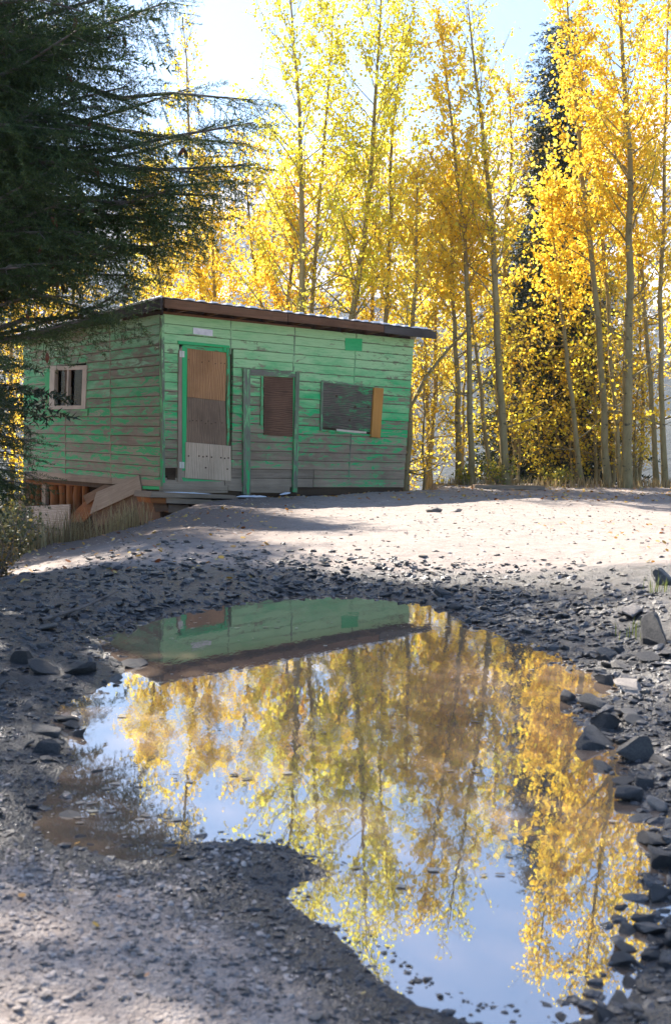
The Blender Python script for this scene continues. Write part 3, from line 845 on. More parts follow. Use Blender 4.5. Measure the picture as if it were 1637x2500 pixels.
# foundation crib under the low side: upright half-logs, a post, a beam
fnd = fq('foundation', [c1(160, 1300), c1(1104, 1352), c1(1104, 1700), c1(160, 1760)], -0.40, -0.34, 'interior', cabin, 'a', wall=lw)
lx0 = 172
for k in range(9):
    w_ = rng.uniform(34, 62)
    xm = lx0 + w_ / 2
    p_t = hit(*c1(xm, 1345), lw.B0 - lw.n * 0.16, lw.n); p_b = hit(*c1(xm + rng.uniform(-8, 8), 1560), lw.B0 - lw.n * 0.16, lw.n)
    m = MB()
    rr = w_ / 2.782 / FPX * 20 * 0.62
    tube(m, [list(lerp(p_t, p_b, q) + Vector(rng.normal(0, .006, 3))) for q in (0, .33, .66, 1)], rr, 8, True)
    obj('log', m, M['log'], fnd, smooth=True)
    lx0 += w_
fq('beam', [c1(178, 1310), c1(760, 1338), c1(740, 1362), c1(178, 1338)], -0.30, -0.06, 'log', fnd, 'a', wall=lw)
fq('post', [c1(286, 1340), c1(310, 1340), c1(310, 1480), c1(286, 1480)], -0.12, -0.06, 'bare', fnd, wall=lw)
fq('post', [c1(122, 1405), c1(166, 1405), c1(160, 1730), c1(130, 1730)], -0.2, -0.05, 'bare', fnd, wall=lw)
fq('post', [c1(82, 1486), c1(160, 1480), c1(158, 1500), c1(82, 1502)], -0.1, 0.05, 'bare', fnd, 'a', wall=lw)
fq('post', [c1(100, 1500), c1(150, 1498), c1(158, 1600), c1(140, 1604)], -0.06, 0.03, 'bare', fnd, wall=lw)
# loose sheets and boards leaning against that foundation, each a thing of its own
def leaner(name, pts, depth_off, tilt, mat, label, cat, grain='a'):
    q = [hit(x, y, lw.B0 + lw.n * depth_off, lw.n) for x, y in pts]
    q = [p - lw.n * tilt * (p.z - min(k.z for k in q)) for p in q]
    m = MB()
    tl, tr, br, bl = q
    b = -lw.n * 0.022
    c = [bl + b, bl, tl + b, tl, br + b, br, tr + b, tr]
    if grain == 'b': c = [c[0], c[1], c[4], c[5], c[2], c[3], c[6], c[7]]
    hexa(m, c)
    base = Vector((sum(p.x for p in q) / 4, sum(p.y for p in q) / 4, min(p.z for p in q)))
    return tag(obj(name, m, M[mat], None, base), label, cat)
leaner('plywood_sheet', [c1(172, 1492), c1(468, 1478), c1(468, 1730), c1(172, 1730)], 0.06, 0.02, 'osb', 'pale weathered plywood sheet standing upright below the log foundation', 'plywood sheet')
leaner('leaning_board', [c1(690, 1338), c1(830, 1335), c1(560, 1600), c1(430, 1600)], 0.03, 0.05, 'log', 'orange-brown board slanting up from the plywood sheet to the sill', 'board')
leaner('leaning_board', [c1(640, 1395), c1(912, 1280), c1(942, 1385), c1(610, 1545)], 0.12, 0.12, 'bare', 'grey-brown board leaning with its pointed corner up against the green sill', 'board')
leaner('leaning_board', [c1(600, 1500), c1(944, 1392), c1(976, 1500), c1(640, 1640)], 0.10, 0.12, 'brown_board', 'stained brown board just under the one with the pointed corner', 'board')
leaner('leaning_board', [c1(560, 1420), c1(700, 1345), c1(760, 1350), c1(590, 1480)], 0.06, 0.08, 'brown_board', 'short dark brown board wedged at the top of the leaning heap', 'board')
leaner('leaning_board', [c1(958, 1375), c1(1060, 1440), c1(1092, 1600), c1(900, 1600)], 0.12, 0.1, 'brown_board', 'brown board half sunk in gravel just below the step', 'board')

# doorstep of stacked planks, with snow lying on it
stp = empty('wooden_step', atz(470, 1222, gz(-1.9, 16.9)), 'weathered plank step dusted with snow in front of the boarded door', 'step')
def sboard(name, pts, n0, n1, mat, parent):
    m = MB(); fw.quad(m, pts, n0, n1, 'a'); return obj(name, m, M[mat], parent)
sboard('plank', [c2(-40, 2052), c2(800, 2090), c2(830, 2122), c2(-55, 2108)], -0.08, 0.34, 'bare', stp)
sboard('plank', [c2(110, 2112), c2(560, 2135), c2(556, 2185), c2(110, 2165)], -0.06, 0.30, 'bare', stp)
sboard('plank', [c2(-60, 2112), c2(108, 2116), c2(108, 2170), c2(-40, 2165)], -0.06, 0.28, 'log', stp)
sboard('plank', [c2(560, 2140), c2(860, 2128), c2(860, 2150), c2(560, 2180)], -0.06, 0.26, 'bare', stp)
sboard('block', [c2(-30, 2165), c2(110, 2165), c2(130, 2240), c2(0, 2260)], -0.06, 0.20, 'brown_board', stp)
sboard('block', [c2(130, 2180), c2(330, 2185), c2(350, 2260), c2(130, 2260)], -0.06, 0.16, 'bare', stp)
sboard('block', [c2(60, 2120), c2(900, 2110), c2(900, 2240), c2(60, 2340)], -0.12, 0.05, 'interior', stp)
sm = MB()
def snow_lump(mb, p0, p1, w0, hh):
    p0, p1 = Vector(p0), Vector(p1)
    n = 10
    side = (p1 - p0).cross(dz).normalized()
    V, F = [], []
    for i in range(n + 1):
        t = i / n; ww = w0 * (math.sin(math.pi * min(max(t, .03), .97)) ** .5) * rng.uniform(.7, 1.1); h = hh * math.sin(math.pi * min(max(t, .05), .95)) ** .5 * rng.uniform(.6, 1.1)
        c = p0.lerp(p1, t)
        for k, (a, b) in enumerate(((-1, 0), (-.6, .8), (0, 1), (.6, .8), (1, 0))):
            V.append(list(c + side * ww * a + dz * h * b))
    for i in range(n):
        for k in range(4):
            F.append([i * 5 + k, i * 5 + k + 1, i * 5 + k + 6, i * 5 + k + 5])
    mb.add(V, F)
ps = lambda x, y, n: list(hit(*c2(x, y), fw.B0 + fw.n * n, fw.n))
snow_lump(sm, ps(90, 2062, .2), ps(580, 2086, .2), 0.10, 0.03)
snow_lump(sm, ps(800, 2104, .2), ps(1100, 2104, .22), 0.08, 0.03)
snow_lump(sm, ps(1240, 2085, .1), ps(1345, 2065, .1), 0.05, 0.03)
tag(obj('snow_patch', sm, M['snow'], smooth=True), 'thin snow lying along the doorstep and the foot of the wall', 'snow', kind='stuff')
# old planks along the road edge beside the cabin
for k, (x0, y0, x1, y1, h, lb) in enumerate(((1005, 1193, 1165, 1187, 10, 'grey weathered plank lying end-on beside the cabin corner'), (1150, 1186, 1320, 1182, 8, 'long thin grey plank lying along the road edge under the aspens'))):
    a_, b_ = at(x0, y0, 21.6), at(x1, y1, 22.0)
    m = MB()
    a_.z = gz(a_.x, a_.y) + 0.01; b_.z = gz(b_.x, b_.y) + 0.01
    s_ = (b_ - a_).cross(dz).normalized() * 0.16
    slab(m, a_, b_, b_ + s_, a_ + s_, (0, 0, h / FPX * 21))
    tag(obj('weathered_plank', m, M['bare'], None, a_), lb, 'plank')

# ------------------------------------------------------------------ aspens
def rot_to(d):
    return Vector(d).to_track_quat('Z', 'Y').to_matrix()
def leaf_quads(mb, C, size, droop=0.0):
    n = len(C)
    a = rng.normal(size=(n, 3)); a /= np.linalg.norm(a, axis=1)[:, None]
    b = rng.normal(size=(n, 3)); b -= (a * b).sum(1)[:, None] * a; b /= np.linalg.norm(b, axis=1)[:, None]
    s = (size * rng.uniform(0.65, 1.15, n))[:, None] / 2
    ang = np.linspace(0, 2 * np.pi, 6, endpoint=False)
    rr = np.array([1.15, .92, .95, .85, .95, .92])
    nn = np.cross(a, b)
    V = C[:, None, :] + s[:, :, None] * rr[None, :, None] * (np.cos(ang)[None, :, None] * a[:, None, :] + np.sin(ang)[None, :, None] * b[:, None, :]) 
    V = V + (nn * s * 0.25)[:, None, :] * np.abs(np.sin(ang))[None, :, None]
    mb.add(V.reshape(-1, 3), np.arange(n * 6).reshape(n, 6))
def aspen_meshes(path, r0, crown_from=0.3, crown_r=1.1, nl=40, leaves=12, twigs=6, leaf=0.062, top_thin=0.5, bare=8):
    """trunk with limbs (one mesh) and crown of separate leaves (one mesh); path in world coordinates"""
    P = np.array([list(p) for p in path], float)
    L = np.concatenate([[0], np.cumsum(np.linalg.norm(np.diff(P, axis=0), axis=1))]); Ht = L[-1]
    tt = np.linspace(0, 1, 14)
    Q = np.stack([np.interp(tt * Ht, L, P[:, k]) for k in range(3)], 1)
    Q[1:-1] = (Q[:-2] + 2 * Q[1:-1] + Q[2:]) / 4
    Q[1:, :2] += rng.normal(0, 0.012, (13, 2))
    rad = r0 * (1 - tt) ** 0.75 + 0.006
    rad[0] *= 1.25
    tk = MB(); tube(tk, Q, rad, 8)
    pos = lambda t: np.array([np.interp(t, tt, Q[:, k]) for k in range(3)])
    cs = []
    az = rng.uniform(0, 6.28)
    for i in range(nl + bare):
        isb = i >= nl
        t = crown_from + (0.985 - crown_from) * ((i + rng.uniform(0, .8)) / nl) if not isb else rng.uniform(0.12, crown_from + .15)
        az += 2.4 + rng.normal(0, .4)
        p = pos(min(t, .99))
        q = (t - crown_from) / (1 - crown_from)
        ln = crown_r * (0.35 + 0.75 * max(0, 1 - q) ** 0.7) * rng.uniform(.6, 1.25)
        el = R_(rng.uniform(28, 55) + 18 * q)
        if isb: ln *= rng.uniform(.4, .9); el = R_(rng.uniform(-10, 50))
        d = np.array([math.cos(az) * math.cos(el), math.sin(az) * math.cos(el), math.sin(el)])
        br = [p, p + d * ln * .35 + rng.normal(0, .03, 3), p + d * ln * .7 + np.array([0, 0, ln * .08]) + rng.normal(0, .04, 3), p + d * ln + np.array([0, 0, ln * .22])]
        rb = max(0.006, np.interp(t, tt, rad) * 0.34)
        tube(tk, br, [rb, rb * .7, rb * .45, 0.003], 5)
        br = np.array(br)
        nt = twigs if not isb else 3
        for j in range(nt):
            u = rng.uniform(.25, 1.0)
            o = np.array([np.interp(u, [0, .35, .7, 1], br[:, k]) for k in range(3)])
            td = d + rng.normal(0, .55, 3); td[2] += .15; td /= np.linalg.norm(td)
            tl = rng.uniform(.18, .5) * (0.5 + .5 * crown_r)
            tube(tk, [o, o + td * tl * .5 + rng.normal(0, .02, 3), o + td * tl], [0.005, .0035, .002], 3)
            m = int(leaves * rng.uniform(.3, 1.5) * (1 - (1 - top_thin) * max(0, q) ** 2)) if not isb else int(leaves * rng.uniform(0, .5))
            if m > 0:
                f = rng.uniform(.05, 1.05, (m, 1))
                cs.append(o + td * tl * f + rng.normal(0, .06, (m, 3)))
    cr_ = MB()
    if cs: leaf_quads(cr_, np.concatenate(cs), leaf)
    return tk, cr_
def add_aspen(name, path, label, r0, tint, group=None, **kw):
    r0 *= 0.78
    base = Vector(path[0])
    root = empty(name, base, label, 'tree', group)
    tk, cr_ = aspen_meshes(path, r0, **kw)
    obj('trunk', tk, M['aspen_bark'], root, smooth=True)
    c = obj('crown', cr_, M['leaf'], root)
    c.color = (*tint, 1)
    return root
GRN, YEL, ORG = (0.84, 1.0, 1.0), (1, 1, 1), (1.0, 0.985, 0.98)
def trunk_path(pts, d, top):
    """picture points up the stem (FV pixels) at distance d, then on to height top"""
    P = [at(x * FV, y * FV, d + 0.0) for x, y in pts]
    if P[0].z > 1.0:   # stem foot hidden behind the cabin: continue it down to the ground
        dr = (P[0] - P[1]); dr = dr / max(0.2, abs(dr.z))
        g = gz(P[0].x, P[0].y)
        P.insert(0, Vector((P[0].x + dr.x * 0.5 * (P[0].z - g), P[0].y, g)))
    P[0].z = gz(P[0].x, P[0].y) - 0.05
    l, k = P[-1], P[-2]
    if top > l.z:
        s = (l - k) / max(.2, (l.z - k.z))
        P.append(l + Vector((s.x * .5, 0.0, 1)) * (top - l.z))
    return P
mains = [
    # pts, depth, top, radius, crown_from, crown_r, tint, label
    ([(375, 690), (355, 560), (340, 400)], 24.5, 5.6, .055, .45, .9, YEL, 'thin aspen showing over the roof peak, just off the spruce branches'),
    ([(475, 700), (455, 560), (440, 330), (432, 120), (425, 40)], 25.5, 8.6, .075, .4, .85, YEL, 'aspen with sparse top standing alone in the sky gap by the dark spruce branches'),
    ([(500, 700), (490, 540), (500, 420)], 25, 6.0, .09, .45, 1.1, YEL, 'short stout-stemmed aspen behind the highest part of the cabin roof'),
    ([(610, 720), (590, 640), (575, 480), (560, 330)], 26, 6.4, .06, .4, 1.1, ORG, 'slim aspen curving away behind the door end of the roof'),
    ([(700, 730), (705, 600), (697, 330), (682, 80), (672, 0)], 24, 9.6, .105, .36, 1.7, GRN, 'tall greenish yellow aspen with thick dark stem rising behind the middle of the roof'),
    ([(722, 730), (745, 420), (768, 120)], 24.7, 9.0, .075, .42, 1.35, GRN, 'slimmer aspen whose stem crosses close behind the thick middle one'),
    ([(815, 730), (842, 590), (864, 380), (878, 120), (885, 0)], 24, 9.7, .10, .38, 1.5, GRN, 'tall aspen with a bowed stem sweeping up over the low end of the roof'),
    ([(895, 750), (906, 600), (905, 400), (925, 150), (945, 20)], 24.3, 9.0, .075, .40, 1.15, GRN, 'aspen standing close beside the bowed stem with a feathery narrow top'),
    ([(825, 740), (815, 600), (770, 440)], 25.6, 6.2, .05, .4, 1.0, YEL, 'thin side stem forking low beside the bowed aspen'),
    ([(942, 1120), (952, 900), (965, 600)], 22.8, 5.6, .085, .5, 1.0, YEL, 'thick aspen stem half hidden by the leaning cabin corner'),
    ([(1065, 1118), (1063, 900), (1050, 700)], 23.4, 5.6, .075, .5, 1.1, YEL, 'dark grey aspen stem in the gap just beyond the roof end'),
    ([(1095, 1120), (1091, 800), (1080, 560), (1045, 260), (1022, 60)], 23, 8.2, .07, .42, 1.15, YEL, 'straight slender aspen whose stem runs up beyond the roof tip'),
    ([(1140, 1112), (1108, 830), (1090, 700)], 23.8, 5.4, .05, .45, 1.0, YEL, 'leaning thin aspen between the two straight stems beyond the roof tip'),
    ([(1177, 1120), (1156, 800), (1146, 520), (1122, 330), (1097, 110), (1082, 0)], 22.9, 8.4, .095, .42, 1.0, GRN, 'tall aspen with nearly bare thin top against the open sky'),
    ([(1352, 1112), (1322, 880), (1300, 700), (1280, 500)], 23.4, 5.4, .065, .5, .75, ORG, 'leaning aspen in front of the dark conifer'),
    ([(1412, 1112), (1386, 700), (1352, 430), (1338, 250), (1312, 0)], 23, 9.4, .085, .42, .95, ORG, 'tall orange-leaved aspen with a kinked stem beside the dark conifer'),
    ([(1442, 1112), (1412, 760), (1392, 420), (1400, 250)], 23.6, 7.6, .06, .42, .9, ORG, 'slender leaning aspen just short of the thickest straight one'),
    ([(1456, 1114), (1460, 600), (1462, 300), (1442, 100), (1434, 0)], 22.6, 9.8, .115, .44, 1.3, YEL, 'thickest straight aspen, its pale stem rising from the road edge'),
    ([(1525, 1112), (1500, 760), (1478, 520)], 23.5, 6.6, .065, .45, 1.1, YEL, 'bent aspen leaning out beyond the thickest straight one'),
    ([(1545, 1112), (1530, 700), (1545, 300), (1550, 60)], 23.2, 9.0, .07, .40, 1.2, YEL, 'slim aspen at the picture edge beyond the bent one'),
]
for k, (pts, d, top, r0, cf, crr, tint, lb) in enumerate(mains):
    thin = 0.35 if 'bare thin top' in lb or 'sparse top' in lb else (0.55 if top > 8 else 0.75)
    add_aspen('aspen_tree', trunk_path(pts, d, top), lb, r0, tint, 'golden aspens along the road edge', crown_from=cf, crown_r=crr, nl=int(30 + 14 * (top > 8)), leaves=17 if thin > .5 else 10, twigs=8 if thin > .5 else 6, top_thin=thin, leaf=0.066)
# the leaning dead pole across the gap beside the cabin
lp = [at(935 * FV, 985 * FV, 22.9), at(985 * FV, 880 * FV, 23.0), at(1040 * FV, 812 * FV, 23.2), at(1085 * FV, 765 * FV, 23.4), at(1160 * FV, 700 * FV, 23.6)]
lp.insert(0, Vector((lp[0].x - .35, lp[0].y - .1, gz(lp[0].x - .35, lp[0].y - .1) - .05)))
m = MB(); tube(m, [list(p) for p in lp], [.042, .038, .034, .03, .024, .01], 7)
for k in range(9):
    i = 2 + k % 4; p = A(lp[i]); dd = rng.normal(0, 1, 3); dd[2] = abs(dd[2]); dd /= np.linalg.norm(dd)
    tube(m, [p, p + dd * .25, p + dd * .5 + np.array([0, 0, .1])], [.01, .007, .003], 4)
tag(obj('leaning_pole', m, M['aspen_bark'], None, lp[0], smooth=True), 'bare aspen pole leaning diagonally out from behind the cabin corner', 'tree')

def proto(h, r0, **kw):
    x = [Vector((0, 0, 0))]
    lean = rng.normal(0, .035, 2)
    for k in range(1, 6):
        z = h * k / 5
        x.append(Vector((lean[0] * z + rng.normal(0, .05), lean[1] * z + rng.normal(0, .05), z)))
    tk, cr_ = aspen_meshes(x, r0, **kw)
    return tk.mesh('trunk', None, True), cr_.mesh('crown')
fill = [proto(h, r, crown_from=.36, crown_r=1.25, nl=36, leaves=13, twigs=7, top_thin=.8, leaf=.068) for h, r in ((8.2, .07), (7.4, .06), (8.8, .08), (6.8, .06), (7.8, .065))]
sap = [proto(h, r, crown_from=.15, crown_r=.75, nl=24, leaves=8, twigs=5, leaf=.06, bare=6) for h, r in ((3.6, .028), (2.8, .022), (4.2, .032), (3.2, .025))]
for ms, mt in ((fill, None), (sap, None)):
    for a, b in ms:
        a.materials.append(M['aspen_bark']); b.materials.append(M['leaf'])
def plant(name, pr, x, y, rz, s, label, group, tint):
    root = empty(name, (x, y, gz(x, y) - .06), label, 'tree', group)
    root.rotation_euler.z = rz; root.scale = (s, s, s)
    for nm, me in zip(('trunk', 'crown'), pr):
        o = link(nm, me, None, root)
        if nm == 'crown': o.color = (*tint, 1)
    return root
def jit(t):
    return tuple(c * rng.uniform(.88, 1.06) for c in t)
cnt = 0
for row, (y0, n, x0, x1) in enumerate(((26.0, 11, -7.6, 8.6), (29.5, 6, -8.5, 9.6))):
    for k in range(n):
        x = x0 + (x1 - x0) * (k + .5) / n + rng.normal(0, .25)
        y = y0 + rng.uniform(-.9, .9)
        xp = CX + x / y * FPX
        if 1215 * FV < xp < 1385 * FV: continue
        plant('aspen_tree', fill[cnt % 5], x, y, rng.uniform(0, 6.28), rng.uniform(.86, 1.1), 'slender golden aspen deep in the crowded grove behind the first row', 'aspens crowded deeper in the grove', jit(ORG if x > 4 else YEL))
        cnt += 1
for k in range(50):
    x = rng.uniform(-6.5, 8.2)
    y = rng.uniform(22.9, 26.5)
    if x < 1.6: y = rng.uniform(24.2, 27)
    plant('aspen_sapling', sap[k % 4], x, y, rng.uniform(0, 6.28), rng.uniform(.75, 1.2), 'thin young aspen sapling with scattered yellow leaves between the trunks', 'aspen saplings between the trunks', jit(YEL))

# ------------------------------------------------------------------ conifers
def spray_proto(nside=10, per=30, ln=0.46, nl=0.030, nw=0.0062):
    """a flat fan of twigs carrying needles; local +X is the twig, z up. Returns V, F(tri)"""
    V, F = [], []
    def twig(p, d, L, n):
        d = d / np.linalg.norm(d)
        up = np.array([0, 0, 1.0]); s = np.cross(d, up); s /= np.linalg.norm(s) + 1e-9
        k = len(V); V.extend([p + s * .003, p - s * .003, p + d * L]); F.append([k, k + 1, k + 2])
        for _ in range(n):
            f = rng.uniform(.03, 1.0); o = p + d * L * f
            a = rng.uniform(0, 6.28)
            r_ = s * math.cos(a) + np.cross(d, s) * math.sin(a)
            nd = r_ * rng.uniform(.6, 1.0) + d * rng.uniform(.35, .9); nd /= np.linalg.norm(nd)
            t2 = np.cross(nd, rng.normal(size=3)); t2 /= np.linalg.norm(t2) + 1e-9
            l2 = nl * rng.uniform(.7, 1.15)
            k = len(V); V.extend([o + t2 * nw / 2, o - t2 * nw / 2, o + nd * l2]); F.append([k, k + 1, k + 2])
    X = np.array([1.0, 0, 0])
    twig(np.zeros(3), X + np.array([0, 0, -.12]), ln, int(per * 1.6))
    for i in range(nside):
        f = (i + .6) / nside
        s = 1 if i % 2 else -1
        d = np.array([.72, s * .68, rng.uniform(-.3, .05)])
        twig(np.array([ln * f * .9, 0, -.12 * ln * f]), d, ln * (.62 - .42 * f) * rng.uniform(.85, 1.15), int(per * (1.05 - .5 * f)))
    return np.array(V), np.array(F)
SPR = [spray_proto() for _ in range(4)]
SPC = [spray_proto(6, 11, .5, .06, .020) for _ in range(3)]
SPF = [spray_proto(7, 15, .5, .042, .011) for _ in range(3)]
def put_spray(mb, p, d, roll, s, protos=SPR):
    V, F = protos[rng.integers(len(protos))]
    d = np.asarray(d, float); d = d / np.linalg.norm(d)
    up = np.array([0, 0, 1.0])
    y = np.cross(up, d); y /= np.linalg.norm(y) + 1e-9
    z = np.cross(d, y)
    y2 = y * math.cos(roll) + z * math.sin(roll); z2 = np.cross(d, y2)
    mb.add(p + s * (V[:, 0:1] * d + V[:, 1:2] * y2 + V[:, 2:3] * z2), F)
def limb(nd, wd, p0, p1, sag, r0, step=.11, start=.2, s=1.0, hang=.6, protos=SPR, bare=0.0, cones=None):
    p0, p1 = A(p0), A(p1)
    L = np.linalg.norm(p1 - p0)
    n = 8
    tt = np.linspace(0, 1, n)
    P = p0 + (p1 - p0) * tt[:, None]
    P[:, 2] -= sag * L * np.sin(np.pi * tt)
    P[1:-1] += rng.normal(0, .02 * min(L, 2), (n - 2, 3))
    tube(wd, P, r0 * (1 - tt * .88), 5)
    pos = lambda f: np.array([np.interp(f, tt, P[:, k]) for k in range(3)])
    f = start
    while f < 1.0:
        p = pos(f); dr = pos(min(1, f + .06)) - pos(max(0, f - .06)); dr /= np.linalg.norm(dr)
        sd = np.cross(dr, [0, 0, 1.0]); sd /= np.linalg.norm(sd) + 1e-9
        if rng.random() > bare * (1 - f):
            for sg in (1, -1):
                d = dr * rng.uniform(.5, 1) + sd * sg * rng.uniform(.4, .9) + np.array([0, 0, rng.uniform(-.45, .15)])
                ss = s * rng.uniform(.7, 1.15) * (1.15 - .45 * f)
                put_spray(nd, p, d, rng.normal(0, .4), ss, protos)
                tube(wd, [p, p + d / np.linalg.norm(d) * .3 * ss], [.005, .002], 3)
            for _h in range(int(hang + rng.random())):
                d = dr * .4 + sd * rng.normal(0, .35) + np.array([0, 0, -rng.uniform(.5, 1.0)])
                put_spray(nd, p, d, rng.uniform(0, 3), s * rng.uniform(.7, 1.2), protos)
        if cones is not None and rng.random() < .07 and f > .4:
            cones.append(p + np.array([rng.normal(0, .1), rng.normal(0, .1), -rng.uniform(.05, .16)]))
        f += step / L * rng.uniform(.8, 1.2)
    put_spray(nd, pos(.97), P[-1] - P[-2], 0, s, protos)

# big spruce whose boughs fill the upper part of the picture beside the cabin
TX, TY = -4.55, 10.0
tb = gz(TX, TY)
spruce = empty('spruce_tree', (TX, TY, tb - .05), 'large dark green spruce whose drooping boughs hang over the cabin roof', 'tree')
nd, wd, cones = MB(), MB(), []
tz = np.linspace(0, 15, 14)
tube(wd, np.stack([TX + .02 * np.sin(tz), np.full(14, TY), tb - .05 + tz], 1), .2 * (1 - tz / 15.6) + .012, 10)
tips = [ # FV px of the bough tip, distance, bareness
    (388, 5, 10.0, 0), (330, 30, 10.4, 0), (290, 80, 9.6, 0), (225, 118, 9.8, 0), (150, 120, 10.3, 0), (90, 100, 9.4, 0), (60, 20, 9.7, 0), (200, 30, 9.4, 0), (270, -40, 10, 0), (350, -60, 9.6, 0), (140, -30, 10.2, 0), (180, 70, 9.1, 0), (100, 60, 10.6, 0),
    (290, 165, 10.2, .55), (300, 200, 9.7, .4), (240, 245, 9.4, 0), (170, 210, 9.3, 0), (110, 180, 9.6, 0), (60, 150, 9.4, .3),
    (440, 205, 10.3, .75), (500, 290, 10.3, .5), (582, 232, 10.1, .55), (588, 285, 9.8, .45), (575, 335, 10.2, .4), (560, 385, 9.9, .1), (530, 420, 10.1, 0), (505, 455, 9.8, 0), (470, 480, 10.0, 0), (440, 500, 9.7, 0), (400, 520, 10.1, 0), (420, 560, 9.9, .1), (350, 575, 10.0, .1),
    (460, 400, 9.5, 0), (400, 440, 9.4, 0), (340, 470, 9.5, 0), (300, 510, 9.7, 0), (360, 340, 9.3, .3), (280, 330, 9.2, .2), (230, 300, 9.2, 0), (200, 380, 9.1, .2), (130, 300, 9.0, 0), (90, 260, 9.1, 0), (60, 330, 9.0, 0), (110, 400, 9.0, .3), (60, 450, 9.1, 0), (150, 470, 9.1, 0),
    (290, 560, 9.6, 0), (240, 590, 9.4, 0), (190, 540, 9.2, 0), (120, 540, 9.1, 0), (70, 540, 9.2, 0), (150, 610, 9.2, .2), (100, 640, 9.3, 0), (60, 620, 9.1, 0),
    (298, 640, 9.8, .2), (290, 672, 9.6, .1), (240, 705, 9.7, 0), (228, 728, 9.6, 0), (200, 742, 9.5, 0), (160, 690, 9.4, 0), (120, 650, 9.3, 0), (80, 640, 9.4, 0), (40, 630, 9.5, 0), (20, 650, 9.3, 0), (30, 600, 9.3, 0), (20, 500, 9.2, 0), (20, 400, 9.0, 0), (20, 300, 9.0, 0), (20, 200, 9.2, 0), (20, 100, 9.2, 0)]
for x, y, d, br in tips:
    p1 = at(x * FV, y * FV, d)
    L = math.hypot(p1.x - TX, p1.y - TY)
    p0 = Vector((TX + rng.normal(0, .05), TY + rng.normal(0, .05), p1.z + L * rng.uniform(-.24, .24)))
    limb(nd, wd, p0, p1, rng.uniform(-.05, .13), .03 + .006 * L, step=.13, start=.28 if L > 1.6 else .1, s=.92 if x > 250 else (1.0 if y < 560 else .8), hang=(1.5 if y > 360 else .9) if x > 250 else (.8 if y < 560 else .15), bare=br, cones=cones)
    q1 = p0.lerp(p1, rng.uniform(.35, .6)) + Vector((0, 0, -.02)); q2 = p1.lerp(p0, rng.uniform(.08, .3)) + Vector((rng.normal(0, .1), rng.normal(0, .45), rng.uniform(-.22, .02)))
    if br < .5 and y < 560 and rng.random() < (.15 if x > 250 else .6): limb(nd, wd, q1, q2, rng.uniform(-.05, .08), .016, step=.14, start=.15, s=.95, hang=.9, bare=br * .5)
for k in range(92):  # the rest of the tree, mostly outside the picture
    z = rng.uniform(1.4, 14.5) if k < 60 else rng.uniform(5.0, 11)
    R = (1 - z / 15.5) * 3.5 + .2
    a = rng.uniform(0, 6.28)
    if z < 5.2 and (math.cos(a) > -.1 or math.sin(a) < -.75): a = math.pi + rng.uniform(-1.0, .9)
    if math.cos(a) > .1 and z > 5.2 and rng.random() < .28: continue
    if -1.0 < math.cos(a) < -.15 and math.sin(a) < .35: R *= .85
    p0 = Vector((TX, TY, tb + z + .2)); p1 = Vector((TX + R * math.cos(a), TY + R * math.sin(a), tb + z - R * .18))
    limb(nd, wd, p0, p1, .05, .04, step=.3 if z > 5.5 else .2, start=.15, s=1.75 if z > 5.5 else 1.25, hang=.8, protos=SPF if z > 5.5 else SPR)
obj('trunk', wd, M['conifer_bark'], spruce, smooth=True)
obj('crown', nd, M['needle'], spruce)
cmesh = MB()
cz = np.linspace(0, 1, 6)
tube(cmesh, np.stack([0 * cz, 0 * cz, -.085 * cz], 1), [.006, .014, .017, .016, .011, .003], 7)
cme = cmesh.mesh('cone', None, False)
cme.materials.append(M['cone'])
for p in cones[:60]:
    o = link('cone', cme, None, spruce)
    o.location = Vector(p) - spruce.location
    o.rotation_euler = (rng.normal(0, .3), rng.normal(0, .3), 0)

def cone_spruce(base, h, R, nb, label, s, protos, mat, z0=.03, step=.16, trunk_r=.1, pw=.9):
    root = empty('spruce_tree', base, label, 'tree')
    nd, wd = MB(), MB()
    tube(wd, [list(base), list(base + Vector((.03, 0, h * .5))), list(base + Vector((0, 0, h)))], [trunk_r, trunk_r * .6, .01], 8)
    for k in range(nb):
        f = z0 + (1 - z0) * (k + .5) / nb
        z = h * f
        r = R * (1 - f) ** pw * rng.uniform(.75, 1.12) + .08
        a = k * 2.4 + rng.normal(0, .3)
        p0 = base + Vector((0, 0, z)); p1 = base + Vector((r * math.cos(a), r * math.sin(a), z - r * .28))
        limb(nd, wd, p0, p1, .06, .012 + .01 * r, step=step, start=.12, s=s * (.55 + .5 * (1 - f)), hang=.5, protos=protos)
    obj('trunk', wd, M['conifer_bark'], root, smooth=True)
    obj('crown', nd, M[mat], root)
    return root
b = at(-62 * FV, 1120 * FV, 12.6); b.z = gz(b.x, b.y) - .05
cone_spruce(b, 4.0, .88, 105, 'young spruce growing close in front of the cabin window wall', 1.0, SPR, 'needle', .12, .12, .05)
b = Vector((-5.6, 18.5, gz(-5.6, 18.5)))
cone_spruce(b, 9.8, 2.6, 130, 'dark spruce standing by the far end of the cabin, mostly hidden by the nearer boughs', 2.2, SPC, 'needle_far', .56, .17, .14, .65)
b = Vector((-5.75, 15.7, gz(-5.75, 15.7)))  # added tree, mostly out of view, to cast shade on the left road
cone_spruce(b, 9.5, 2.0, 110, 'dark spruce added on the slope at the picture edge to shade the road', 1.9, SPC, 'needle_far', .34, .2, .12, .65)
b = at(1279 * FV, 1000 * FV, 27.5); b.z = gz(b.x, b.y) - .1
cone_spruce(b, 9.85 - b.z, 1.75, 260, 'tall dark conifer standing among the golden aspens', 1.9, SPC, 'needle_far', .02, .20, .15, .8)

